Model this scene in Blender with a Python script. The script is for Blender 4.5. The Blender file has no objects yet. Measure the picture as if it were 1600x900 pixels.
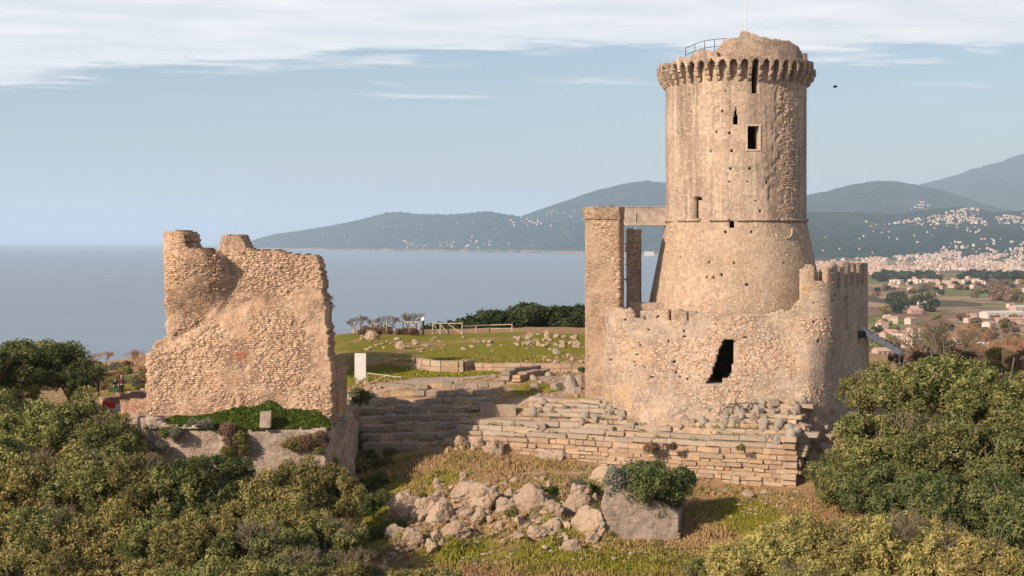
import bpy, bmesh, math, random
import numpy as np
from mathutils import Vector, Matrix, Euler
R = math.radians
sc = bpy.context.scene
COL = sc.collection
random.seed(7); rng = np.random.default_rng(7)

# ------------------------------------------------------------------ camera
F, HX, HY, CZ = 2150.0, 800.0, 378.0, 12.0     # focal in px of the 1600 px picture, horizon row
cam = bpy.data.cameras.new('camera'); camo = bpy.data.objects.new('camera', cam); COL.objects.link(camo)
camo.location = (0, 0, CZ); camo.rotation_euler = (R(90), 0, 0)
cam.sensor_width = 36; cam.lens = F/1600*36; cam.shift_y = (378-450)/1600
cam.clip_start = 0.5; cam.clip_end = 400000
sc.camera = camo
sc.view_settings.view_transform = 'Standard'; sc.view_settings.look = 'None'
sc.view_settings.exposure = 0.58; sc.view_settings.gamma = 1

def P(px, py, D): return Vector(((px-HX)/F*D, D, CZ+(HY-py)/F*D))
def PX(x, y): return HX + F*x/y
def PY(y, z): return HY - F*(z-CZ)/y

# ------------------------------------------------------------------ light
SUN_EL, SUN_AZ = R(27), R(47)      # azimuth measured left of straight behind the camera
sdir = Vector((-math.sin(SUN_AZ)*math.cos(SUN_EL), -math.cos(SUN_AZ)*math.cos(SUN_EL), math.sin(SUN_EL)))
sun = bpy.data.lights.new('sun', 'SUN'); suno = bpy.data.objects.new('sun', sun); COL.objects.link(suno)
sun.energy = 5.0; sun.angle = R(0.5); sun.color = (1.0, 0.83, 0.655)
suno.rotation_euler = sdir.to_track_quat('Z', 'Y').to_euler()
W = bpy.data.worlds.new('World'); sc.world = W; W.use_nodes = True
wn = W.node_tree.nodes; wl = W.node_tree.links; wn.clear()
def wnode(t, **k):
    n = wn.new(t)
    for a, b in k.items(): setattr(n, a, b)
    return n
sky = wnode('ShaderNodeTexSky', sky_type='NISHITA'); sky.sun_disc = False
sky.sun_elevation = SUN_EL; sky.sun_rotation = math.atan2(sdir.x, sdir.y)
sky.altitude = 80; sky.air_density = 1.0; sky.dust_density = 1.6; sky.ozone_density = 1.5
def wmath(op, a, b=None, c=None):
    n = wnode('ShaderNodeMath', operation=op)
    for i, v in enumerate((a, b, c)):
        if v is None: continue
        if isinstance(v, (int, float)): n.inputs[i].default_value = v
        else: wl.new(v, n.inputs[i])
    return n.outputs[0]
tc = wnode('ShaderNodeTexCoord'); sep = wnode('ShaderNodeSeparateXYZ'); wl.new(tc.outputs['Generated'], sep.inputs[0])
zc = wmath('MAXIMUM', sep.outputs[2], 0.03)
cu = wmath('DIVIDE', sep.outputs[0], zc); cv = wmath('DIVIDE', sep.outputs[1], zc)
cr = wmath('SQRT', wmath('ADD', wmath('MULTIPLY', cu, cu), wmath('MULTIPLY', cv, cv)))
comb = wnode('ShaderNodeCombineXYZ')
wl.new(wmath('ADD', wmath('MULTIPLY', cu, 0.55), wmath('MULTIPLY', cv, 0.25)), comb.inputs[0])
wl.new(wmath('ADD', wmath('MULTIPLY', cv, 0.95), wmath('MULTIPLY', cu, -0.28)), comb.inputs[1])
def wnoise(scale, det, rough, dist=0.0, off=(0, 0, 0)):
    m = wnode('ShaderNodeVectorMath', operation='ADD'); wl.new(comb.outputs[0], m.inputs[0]); m.inputs[1].default_value = off
    n = wnode('ShaderNodeTexNoise'); wl.new(m.outputs[0], n.inputs['Vector'])
    n.inputs['Scale'].default_value = scale; n.inputs['Detail'].default_value = det
    n.inputs['Roughness'].default_value = rough; n.inputs['Distortion'].default_value = dist
    return n.outputs['Fac']
n1 = wnoise(0.9, 6, 0.55, 0.6); n2 = wnoise(2.6, 7, 0.62, 0.3, (5, 3, 0))
# bank of high cloud whose far edge stands about seven to eight degrees up, ragged towards the horizon
edge = wmath('ADD', wmath('ADD', wmath('MULTIPLY', wmath('MINIMUM', wmath('ABSOLUTE', cu), 4.0), wmath('MULTIPLY', wmath('MINIMUM', wmath('ABSOLUTE', cu), 4.0), 0.09)), 7.55), wmath('MULTIPLY', cu, -0.19))
d = wmath('SUBTRACT', edge, cr)
d = wmath('ADD', d, wmath('MULTIPLY', wmath('SUBTRACT', n1, 0.5), 3.4))
d = wmath('ADD', d, wmath('MULTIPLY', wmath('SUBTRACT', n2, 0.5), 2.0))
def wramp(v, a, b):
    n = wnode('ShaderNodeMapRange', interpolation_type='SMOOTHSTEP'); wl.new(v, n.inputs[0])
    n.inputs[1].default_value = a; n.inputs[2].default_value = b; n.inputs[3].default_value = 0; n.inputs[4].default_value = 1
    return n.outputs[0]
bank = wramp(d, -0.12, 0.55)
n3 = wnoise(1.5, 6, 0.6, 0.5, (11, 7, 0))
wisps = wmath('MULTIPLY', wramp(n3, 0.56, 0.70), wramp(cr, 11.5, 8.6))
wisps = wmath('MULTIPLY', wisps, 0.75)
cl = wmath('MAXIMUM', bank, wisps)
cl = wmath('MULTIPLY', cl, wramp(sep.outputs[2], 0.05, 0.1))
# sheet thinned and broken towards the unseen zenith to weaken the fill light
n4 = wnoise(0.55, 4, 0.5, 0.4, (3, 9, 0))
thin = wmath('MAXIMUM', wramp(cr, 3.2, 5.2), wmath('MULTIPLY', wramp(n4, 0.42, 0.62), 0.55))
cl = wmath('MULTIPLY', wmath('MULTIPLY', cl, 0.93), thin)
ccol = wnode('ShaderNodeMixRGB'); wl.new(wramp(n2, 0.3, 0.75), ccol.inputs[0])
ccol.inputs[1].default_value = (7.4, 7.4, 7.7, 1); ccol.inputs[2].default_value = (9.6, 9.3, 9.2, 1)
hsv = wnode('ShaderNodeHueSaturation'); hsv.inputs['Saturation'].default_value = 1.0; wl.new(sky.outputs[0], hsv.inputs['Color'])
wm = wnode('ShaderNodeMixRGB'); wl.new(cl, wm.inputs[0]); wl.new(hsv.outputs[0], wm.inputs[1]); wl.new(ccol.outputs[0], wm.inputs[2])
bg = wnode('ShaderNodeBackground'); wl.new(wm.outputs[0], bg.inputs[0]); bg.inputs[1].default_value = 0.077
wo = wnode('ShaderNodeOutputWorld'); wl.new(bg.outputs[0], wo.inputs[0])

# ------------------------------------------------------------------ numpy noise
def _h(i, j, k, s):
    n = (i.astype(np.int64)*374761393 + j.astype(np.int64)*668265263 + k.astype(np.int64)*2147483647 + s*1274126177) & 0x7fffffff
    n = ((n ^ (n >> 13))*1274126177) & 0x7fffffff
    n = ((n ^ (n >> 16))*668265263) & 0x7fffffff
    return (n ^ (n >> 15)) / 0x7fffffff % 1.0
def vn(x, y, z, s=0):
    x, y, z = np.broadcast_arrays(np.asarray(x, float), np.asarray(y, float), np.asarray(z, float))
    i, j, k = np.floor(x), np.floor(y), np.floor(z)
    a, b, c = x-i, y-j, z-k
    a, b, c = a*a*(3-2*a), b*b*(3-2*b), c*c*(3-2*c)
    r = 0
    for di in (0, 1):
        for dj in (0, 1):
            for dk in (0, 1):
                w = (a if di else 1-a)*(b if dj else 1-b)*(c if dk else 1-c)
                r = r + w*_h(i+di, j+dj, k+dk, s)
    return r*2-1
def fbm(x, y, z, sc_=1.0, o=4, s=0, g=0.5):
    r, a, t = 0, 1.0, 0
    for q in range(o):
        r = r + a*vn(np.asarray(x)*sc_, np.asarray(y)*sc_, np.asarray(z)*sc_, s+q); t += a; a *= g; sc_ *= 2.03
    return r/t
def sstep(x, a, b):
    t = np.clip((np.asarray(x, float)-a)/(b-a), 0, 1); return t*t*(3-2*t)
def inpoly(px, py, poly):
    r = np.zeros(np.shape(px), bool); n = len(poly)
    for i in range(n):
        x1, y1 = poly[i]; x2, y2 = poly[(i+1) % n]
        c = ((y1 > py) != (y2 > py)) & (px < (x2-x1)*(py-y1)/(y2-y1+1e-12)+x1)
        r ^= c
    return r

# ------------------------------------------------------------------ object helpers
def tag(o, label=None, cat=None, group=None, kind=None):
    if label: o['label'] = label
    if cat: o['category'] = cat
    if group: o['group'] = group
    if kind: o['kind'] = kind
    return o
def empty(name, loc=(0, 0, 0), rz=0, label=None, cat=None, group=None):
    o = bpy.data.objects.new(name, None); o.empty_display_size = 0.3
    o.location = loc; o.rotation_euler = (0, 0, rz); COL.objects.link(o)
    return tag(o, label, cat, group)
def link(name, me, mat=None, parent=None, loc=None, rot=None, scale=None):
    o = bpy.data.objects.new(name, me); COL.objects.link(o)
    if mat is not None and not me.materials: me.materials.append(mat)
    if parent is not None: o.parent = parent
    if loc is not None: o.location = loc
    if rot is not None: o.rotation_euler = rot
    if scale is not None: o.scale = scale
    return o
def npmesh(name, V, Q=None, T=None, attrs=None, smooth=False):
    """mesh from arrays: V (n,3), Q (m,4), T (k,3)"""
    me = bpy.data.meshes.new(name); V = np.asarray(V, np.float32)
    me.vertices.add(len(V)); me.vertices.foreach_set('co', V.ravel())
    li, ls, lt = [], [], []; st = 0
    for A, k in ((Q, 4), (T, 3)):
        if A is None or len(A) == 0: continue
        A = np.asarray(A, np.int32); li.append(A.ravel()); ls.append(st+np.arange(len(A))*k); lt.append(np.full(len(A), k)); st += A.size
    li = np.concatenate(li); ls = np.concatenate(ls).astype(np.int32); lt = np.concatenate(lt).astype(np.int32)
    me.loops.add(len(li)); me.loops.foreach_set('vertex_index', li.astype(np.int32))
    me.polygons.add(len(ls)); me.polygons.foreach_set('loop_start', ls); me.polygons.foreach_set('loop_total', lt)
    if smooth: me.polygons.foreach_set('use_smooth', np.ones(len(ls), bool))
    for k, v in (attrs or {}).items():
        a = me.attributes.new(k, 'FLOAT', 'POINT'); a.data.foreach_set('value', np.asarray(v, np.float32))
    me.update(calc_edges=True); me.validate()
    return me
class MB:
    """collects boxes, tubes and so on into one mesh"""
    def __init__(s): s.v = []; s.f = []
    def add(s, vs, fs):
        b = len(s.v); s.v += [tuple(v) for v in vs]; s.f += [tuple(i+b for i in f) for f in fs]
    def box(s, c, d, rz=0, M=None):
        x, y, z = d[0]/2, d[1]/2, d[2]/2
        vs = [Vector(q) for q in ((-x,-y,-z),(x,-y,-z),(x,y,-z),(-x,y,-z),(-x,-y,z),(x,-y,z),(x,y,z),(-x,y,z))]
        m = M if M is not None else Matrix.Rotation(rz, 3, 'Z')
        vs = [m @ v + Vector(c) for v in vs]
        s.add(vs, [(0,3,2,1),(4,5,6,7),(0,1,5,4),(1,2,6,5),(2,3,7,6),(3,0,4,7)])
    def tube(s, pts, rads, n=8, cap=True):
        pts = [Vector(p) for p in pts]
        if isinstance(rads, (int, float)): rads = [rads]*len(pts)
        b = len(s.v); up = Vector((0, 0, 1)); pr = None
        for i, p in enumerate(pts):
            t = (pts[min(i+1, len(pts)-1)]-pts[max(i-1, 0)]).normalized()
            a = t.cross(up if abs(t.z) < 0.9 else Vector((1, 0, 0))).normalized() if pr is None else (pr - t*pr.dot(t)).normalized()
            pr = a; c = t.cross(a)
            for k in range(n):
                q = 2*math.pi*k/n; s.v.append(tuple(p+(a*math.cos(q)+c*math.sin(q))*rads[i]))
        for i in range(len(pts)-1):
            for k in range(n):
                s.f.append((b+i*n+k, b+i*n+(k+1) % n, b+(i+1)*n+(k+1) % n, b+(i+1)*n+k))
        if cap:
            s.f.append(tuple(b+k for k in range(n))[::-1]); s.f.append(tuple(b+(len(pts)-1)*n+k for k in range(n)))
    def mesh(s, name, smooth=False):
        me = bpy.data.meshes.new(name); me.from_pydata(s.v, [], s.f); me.update()
        if smooth: me.polygons.foreach_set('use_smooth', [True]*len(me.polygons))
        return me
    def build(s, name, mat, parent=None, smooth=False, **k): return link(name, s.mesh(name, smooth), mat, parent, **k)
def slab(us, zs, front, back, mask, closed=False, attrs=None):
    """closed wall skin over a (u,z) grid: front and back sheets plus the faces round every edge and opening"""
    nu, nz = len(us), len(zs)
    U, Z = np.meshgrid(us, zs, indexing='ij')
    fx = np.stack(front(U, Z), -1).reshape(-1, 3); bx = np.stack(back(U, Z), -1).reshape(-1, 3)
    ncu = nu if closed else nu-1
    uc = (us+np.roll(us, -1))/2 if closed else (us[:-1]+us[1:])/2
    if closed: uc[-1] = (us[-1]+us[0]+2*math.pi)/2
    zc_ = (zs[:-1]+zs[1:])/2
    UC, ZC = np.meshgrid(uc, zc_, indexing='ij')
    Mk = mask(UC, ZC)
    i, j = np.nonzero(Mk); i2 = (i+1) % nu
    N = nu*nz
    a, b, c, d_ = i*nz+j, i2*nz+j, i2*nz+j+1, i*nz+j+1
    Q = [np.stack([a, b, c, d_], 1), np.stack([a+N, d_+N, c+N, b+N], 1)]
    Mp = np.zeros((ncu+2, nz+1), bool); Mp[1:-1, 1:-1] = Mk
    if closed: Mp[0, 1:-1] = Mk[-1]; Mp[-1, 1:-1] = Mk[0]
    e = ~Mp[i, j+1]; Q.append(np.stack([a, d_, d_+N, a+N], 1)[e])           # u- side
    e = ~Mp[i+2, j+1]; Q.append(np.stack([b, b+N, c+N, c], 1)[e])           # u+ side
    e = ~Mp[i+1, j]; Q.append(np.stack([a, a+N, b+N, b], 1)[e])             # below
    e = ~Mp[i+1, j+2]; Q.append(np.stack([d_, c, c+N, d_+N], 1)[e])         # above
    Q = np.concatenate(Q); V = np.concatenate([fx, bx])
    used, inv = np.unique(Q.ravel(), return_inverse=True)
    at = {}
    if attrs:
        for k, fn in attrs.items(): at[k] = np.concatenate([fn(U, Z).ravel()]*2)[used]
    return npmesh('slab', V[used], inv.reshape(-1, 4), attrs=at)
def lines(a, b, step, extra=()):
    g = np.linspace(a, b, max(2, int(round((b-a)/step))+1))
    for e in extra:
        if a < e < b: g[np.argmin(abs(g-e))] = e
    return np.unique(g)

# ------------------------------------------------------------------ materials
class NT:
    def __init__(s, name):
        s.m = bpy.data.materials.new(name); s.m.use_nodes = True
        s.n = s.m.node_tree.nodes; s.l = s.m.node_tree.links; s.n.clear()
        s.out = s.n.new('ShaderNodeOutputMaterial')
    def node(s, t, **k):
        n = s.n.new(t)
        for a, b in k.items(): setattr(n, a, b)
        return n
    def put(s, sock, v):
        if hasattr(v, 'is_output') or hasattr(v, 'links'): s.l.new(v, sock)
        elif isinstance(v, tuple) and len(v) == 3 and sock.type == 'RGBA': sock.default_value = (*v, 1)
        else: sock.default_value = v
    def math(s, op, a, b=0.0, clamp=False):
        n = s.node('ShaderNodeMath', operation=op, use_clamp=clamp); s.put(n.inputs[0], a); s.put(n.inputs[1], b); return n.outputs[0]
    def coord(s, scale=(1, 1, 1), world=True, off=(0, 0, 0)):
        if world: v = s.node('ShaderNodeNewGeometry').outputs['Position']
        else: v = s.node('ShaderNodeTexCoord').outputs['Object']
        mp = s.node('ShaderNodeMapping'); s.l.new(v, mp.inputs[0]); mp.inputs['Scale'].default_value = scale; mp.inputs['Location'].default_value = off
        return mp.outputs[0]
    def noise(s, v, scale, det=4, rough=0.55, dist=0.0):
        n = s.node('ShaderNodeTexNoise'); s.l.new(v, n.inputs['Vector'])
        n.inputs['Scale'].default_value = scale; n.inputs['Detail'].default_value = det
        n.inputs['Roughness'].default_value = rough; n.inputs['Distortion'].default_value = dist
        return n.outputs['Fac']
    def voro(s, v, scale, feature='F1', out='Distance', rnd=1.0):
        n = s.node('ShaderNodeTexVoronoi', feature=feature); s.l.new(v, n.inputs['Vector']); n.inputs['Scale'].default_value = scale
        n.inputs['Randomness'].default_value = rnd
        return n.outputs[out]
    def ramp(s, v, a, b, lo=0.0, hi=1.0, smooth=True):
        n = s.node('ShaderNodeMapRange', interpolation_type='SMOOTHSTEP' if smooth else 'LINEAR'); s.l.new(v, n.inputs[0])
        n.inputs[1].default_value = a; n.inputs[2].default_value = b; n.inputs[3].default_value = lo; n.inputs[4].default_value = hi
        return n.outputs[0]
    def mix(s, f, a, b, mode='MIX'):
        n = s.node('ShaderNodeMixRGB', blend_type=mode); s.put(n.inputs[0], f); s.put(n.inputs[1], a); s.put(n.inputs[2], b); return n.outputs[0]
    def attr(s, name): return s.node('ShaderNodeAttribute', attribute_name=name).outputs['Fac']
    def rnd(s): return s.node('ShaderNodeObjectInfo').outputs['Random']
    def bump(s, h, strength, dist, prev=None):
        n = s.node('ShaderNodeBump'); s.l.new(h, n.inputs['Height']); n.inputs['Strength'].default_value = strength; n.inputs['Distance'].default_value = dist
        if prev is not None: s.l.new(prev, n.inputs['Normal'])
        return n.outputs[0]
    def done(s, col, rough=0.9, normal=None, spec=0.15, metal=0.0):
        b = s.node('ShaderNodeBsdfPrincipled'); s.put(b.inputs['Base Color'], col); s.put(b.inputs['Roughness'], rough)
        b.inputs['Specular IOR Level'].default_value = spec; b.inputs['Metallic'].default_value = metal
        if normal is not None: s.l.new(normal, b.inputs['Normal'])
        s.l.new(b.outputs[0], s.out.inputs[0]); s.b = b
        return s.m

def masonry(name, c_hi, c_lo, c_stone, c_dark, cell=3.2, mortar=0.5, streak=0.0, stone_amt=0.6, pits=0.5, zs=1.5, warm=None, bumps=0.8, joint=0.55):
    """rubble wall: render patches over small stones, weather stains, optional run-down streaks"""
    t = NT(name); v = t.coord(); vs = t.coord((1, 1, zs))
    big = t.noise(v, 0.22, 5, 0.6, 0.4); mid = t.noise(v, 1.1, 6, 0.65, 0.5); fine = t.noise(v, 9, 5, 0.7)
    col = t.mix(t.ramp(mid, 0.33, 0.68), c_lo, c_hi)
    cellc = t.node('ShaderNodeSeparateColor'); t.l.new(t.voro(vs, cell, out='Color'), cellc.inputs[0])
    cr_ = cellc.outputs[0]
    stone = t.mix(t.ramp(cr_, 0.1, 0.95), c_stone, tuple(.8*a+.2*b for a, b in zip(c_hi, c_lo)))
    stone = t.mix(t.ramp(cellc.outputs[1], 0.66, 0.85), stone, c_dark)
    edge = t.voro(vs, cell, 'DISTANCE_TO_EDGE')
    ej = t.ramp(edge, 0.0, 0.16)
    jc = tuple(a*0.55 for a in c_lo)
    stone = t.mix(t.math('MULTIPLY', t.math('SUBTRACT', 1.0, ej), joint), stone, jc)
    sm = t.math('MULTIPLY', t.ramp(t.noise(v, 0.55, 5, 0.6, 0.3), 0.36, 0.62), stone_amt, True)
    col = t.mix(sm, col, stone)
    col = t.mix(t.math('MULTIPLY', t.ramp(big, 0.48, 0.74), 0.55), col, c_dark)
    if warm: col = t.mix(t.math('MULTIPLY', t.ramp(t.noise(v, 0.4, 4, 0.6, 0.6), 0.52, 0.72), 0.65), col, warm)
    if streak:
        zz = t.node('ShaderNodeSeparateXYZ'); t.l.new(v, zz.inputs[0]); streak = t.math('MULTIPLY', t.ramp(zz.outputs[2], 12.5, 14.0, .22, 1.0), streak)
        # the battered foot keeps a browner, rougher coat than the shaft
        col = t.mix(t.ramp(zz.outputs[2], 13.3, 13.5, .55, 0.0), col, t.mix(t.ramp(mid, .35, .65), (.36,.255,.165), (.43,.31,.215)))
        sv = t.coord((1, 1, 0.05)); s1 = t.noise(sv, 1.15, 4, 0.6); s2 = t.noise(sv, 3.2, 3, 0.55)
        col = t.mix(t.math('MULTIPLY', t.ramp(s1, 0.44, 0.66), streak), col, tuple(a*0.72 for a in c_dark))
        col = t.mix(t.math('MULTIPLY', t.ramp(s2, 0.52, 0.70), t.math('MULTIPLY', streak, 0.8)), col, tuple(min(0.6, a*1.25) for a in c_hi))
    col = t.mix(t.math('MULTIPLY', t.ramp(fine, 0.34, 0.50, 1, 0), 0.55), col, jc)
    grain = t.noise(v, 4.2, 3, 0.6); col = t.mix(t.math('MULTIPLY', t.ramp(grain, 0.52, 0.66), 0.35), col, tuple(min(.62, a*1.22) for a in c_hi)); col = t.mix(t.math('MULTIPLY', t.ramp(grain, 0.36, 0.46, 1, 0), 0.35), col, c_dark)
    pit = t.ramp(t.voro(v, 2.3), 0.05, 0.10, 1.0, 0.0)
    pit = t.math('MULTIPLY', pit, t.ramp(t.noise(v, 0.7, 3), 0.45, 0.6))
    col = t.mix(t.math('MULTIPLY', pit, pits), col, tuple(a*0.25 for a in c_dark))
    h = t.math('ADD', t.math('MULTIPLY', t.math('MULTIPLY', ej, sm), 1.0), t.math('MULTIPLY', fine, 0.8))
    h = t.math('ADD', h, t.math('MULTIPLY', mid, 0.35)); h = t.math('SUBTRACT', h, pit)
    return t.done(col, 0.92, t.bump(h, bumps, 0.06))

M = {}
M['tower'] = masonry('tower_plaster', (.50,.385,.295), (.385,.28,.205), (.35,.235,.165), (.215,.165,.13), 4.0, bumps=0.7, streak=0.7, stone_amt=0.6, pits=0.5)
M['castle'] = masonry('castle_rubble', (.47,.365,.285), (.35,.26,.195), (.32,.225,.16), (.21,.16,.13), 3.8, stone_amt=0.75, pits=0.8, warm=(.45,.29,.155), joint=0.7)
M['ruin'] = masonry('ruin_rubble', (.56,.40,.285), (.43,.27,.175), (.34,.20,.125), (.24,.155,.105), 3.5, zs=2.0, stone_amt=0.9, pits=0.7, warm=(.49,.30,.17), bumps=1.0, joint=0.8)
M['retain'] = masonry('retaining_rubble', (.44,.35,.28), (.32,.245,.19), (.30,.21,.15), (.17,.14,.11), 4.6, stone_amt=0.8, pits=0.7)
M['slab'] = masonry('grey_brown_slab', (.33,.26,.205), (.25,.195,.155), (.24,.18,.14), (.13,.105,.085), 1.6, stone_amt=0.5, pits=0.7)
M['pillar'] = masonry('pillar_stone', (.42,.305,.215), (.34,.235,.155), (.30,.195,.125), (.19,.14,.105), 3.4, stone_amt=0.8, pits=0.9)

def block_mat(name, cs, lichen=(.30,.29,.26), sc_=1.0):
    t = NT(name); v = t.coord(); r = t.rnd()
    n = t.noise(v, 1.6*sc_, 5, 0.65, 0.4); f = t.noise(v, 12*sc_, 4, 0.7)
    c = t.mix(t.ramp(r, 0.0, 0.5, smooth=False), cs[0], cs[1]); c = t.mix(t.ramp(r, 0.5, 1.0, smooth=False), c, cs[2])
    up = t.node('ShaderNodeSeparateXYZ'); t.l.new(t.node('ShaderNodeNewGeometry').outputs['Normal'], up.inputs[0])
    li = t.math('MULTIPLY', t.ramp(n, 0.36, 0.66), t.ramp(up.outputs[2], -0.2, 0.8, 0.25, 0.9))
    c = t.mix(li, c, lichen)
    c = t.mix(t.math('MULTIPLY', t.ramp(f, 0.3, 0.5, 1, 0), 0.45), c, tuple(a*0.45 for a in cs[1]))  # hollows of the fine noise darkened: crevice shade put into the colour
    return t.done(c, 0.93, t.bump(t.math('ADD', f, t.math('MULTIPLY', n, 1.5)), 1.0, 0.07))
M['block'] = block_mat('wall_block_stone', ((.50,.34,.215), (.33,.22,.145), (.47,.36,.26)), (.33,.265,.20))
M['ledge'] = block_mat('ledge_block_stone', ((.42,.31,.225), (.33,.26,.20), (.44,.35,.27)), (.31,.28,.24))
M['step'] = block_mat('step_block_stone', ((.36,.27,.20), (.29,.225,.175), (.38,.30,.23)), (.25,.235,.205))
M['rock'] = block_mat('outcrop_rock', ((.40,.29,.20), (.31,.22,.15), (.44,.32,.22)), (.34,.275,.215), 0.8)
M['greyrock'] = block_mat('grey_block', ((.38,.29,.22), (.29,.24,.19), (.38,.31,.25)), (.29,.27,.24))

def plain(name, c, rough=0.8, metal=0.0, var=0.25, spec=0.2, scale=6, noise_rough=0.6):
    t = NT(name); v = t.coord(); n = t.noise(v, scale, 5, noise_rough, 0.2)
    col = t.mix(t.ramp(n, 0.3, 0.7), tuple(a*(1-var) for a in c), tuple(min(1, a*(1+var*0.6)) for a in c))
    return t.done(col, rough, t.bump(n, 0.2, 0.01), spec, metal)
M['wood'] = plain('weathered_wood', (.30,.23,.17), var=0.4)
M['palewood'] = plain('pale_wood', (.42,.34,.27), var=0.35)
M['metal'] = plain('grey_metal', (.38,.38,.38), 0.5, 0.6)
M['darkmetal'] = plain('dark_metal', (.05,.05,.05), 0.6, 0.4)
M['galv'] = plain('pale_metal_cladding', (.62,.62,.62), 0.5, 0.0, 0.12)
M['white'] = plain('white_panel', (.52,.50,.47), 0.6, 0, 0.15)
M['lilac'] = plain('pale_sheet', (.50,.47,.50), 0.7, 0, 0.2)
M['bulb'] = plain('lamp_globe', (.85,.86,.88), 0.3, 0, 0.03)
M['brick'] = plain('red_brick', (.42,.17,.10), 0.9, 0, 0.3, scale=9)
M['concrete'] = plain('bridge_parapet', (.36,.29,.24), 0.9, 0, 0.3, scale=2.5)
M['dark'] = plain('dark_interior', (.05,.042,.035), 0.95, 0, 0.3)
M['earth'] = plain('bare_earth', (.42,.30,.21), 0.95, 0, 0.35, scale=1.2)
M['bark'] = plain('bark', (.13,.10,.075), 0.95, 0, 0.35)
M['yellowruin'] = plain('yellow_stone', (.50,.35,.15), 0.95, 0, 0.35, scale=2.5)
for k_, c_ in dict(skin=(.45,.28,.20), navy=(.015,.018,.035), plum=(.07,.02,.035), teal=(.03,.12,.13), black=(.012,.012,.014),
                   hair=(.03,.02,.015), blond=(.45,.33,.18), red=(.42,.02,.03), yellow=(.65,.38,.02), bird=(.02,.02,.022)).items():
    M[k_] = plain(k_+'_cloth', c_, 0.85, 0, 0.12, scale=20)

def leaf_mat(name, lo, hi, tip, trans=0.3):
    t = NT(name); tint = t.attr('tint'); clump = t.attr('clump'); r = t.rnd(); v = t.coord()
    f = t.math('ADD', t.math('MULTIPLY', tint, 0.35), t.math('MULTIPLY', clump, 0.65))
    c = t.mix(t.ramp(f, 0.1, 0.85), lo, hi)
    c = t.mix(t.math('MULTIPLY', t.ramp(t.math('ADD', clump, t.math('MULTIPLY', r, 0.35)), 0.55, 1.1), 0.6), c, tip)
    hs = t.node('ShaderNodeHueSaturation'); t.l.new(c, hs.inputs['Color']); t.l.new(t.ramp(r, 0, 1, 0.8, 1.2, False), hs.inputs['Value'])
    t.l.new(t.ramp(t.noise(v, 0.25, 2), 0.3, 0.7, 0.488, 0.512), hs.inputs['Hue'])
    c = hs.outputs[0]
    d1 = t.node('ShaderNodeBsdfDiffuse'); t.l.new(c, d1.inputs[0])
    d2 = t.node('ShaderNodeBsdfTranslucent'); t.l.new(t.mix(1.0, c, (1.0, 1.0, 0.6), 'MULTIPLY'), d2.inputs[0])
    mx = t.node('ShaderNodeMixShader'); mx.inputs[0].default_value = trans
    t.l.new(d1.outputs[0], mx.inputs[1]); t.l.new(d2.outputs[0], mx.inputs[2])
    t.l.new(mx.outputs[0], t.out.inputs[0]); return t.m
M['leaf_olive'] = leaf_mat('olive_leaves', (.10,.115,.042), (.27,.275,.105), (.38,.345,.14))
M['leaf_brown'] = leaf_mat('brownish_oak_leaves', (.115,.108,.042), (.275,.245,.095), (.37,.30,.11))
M['leaf_dark'] = leaf_mat('dark_oak_leaves', (.06,.08,.033), (.155,.18,.07), (.22,.23,.09))
M['leaf_yellow'] = leaf_mat('yellowish_leaves', (.19,.175,.065), (.40,.345,.125), (.52,.44,.17))
M['leaf_green'] = leaf_mat('bright_green_leaves', (.06,.095,.02), (.125,.175,.035), (.19,.24,.05))
M['leaf_grey'] = leaf_mat('grey_green_leaves', (.13,.14,.10), (.24,.25,.19), (.34,.34,.26))
M['leaf_pine'] = leaf_mat('pine_leaves', (.03,.045,.02), (.07,.09,.04), (.09,.11,.05))
M['twig'] = leaf_mat('bare_twigs', (.12,.08,.06), (.24,.155,.11), (.30,.18,.12), 0.1)
M['twig_red'] = leaf_mat('reddish_bare_twigs', (.17,.09,.055), (.30,.165,.10), (.34,.20,.11), 0.1)

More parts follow.
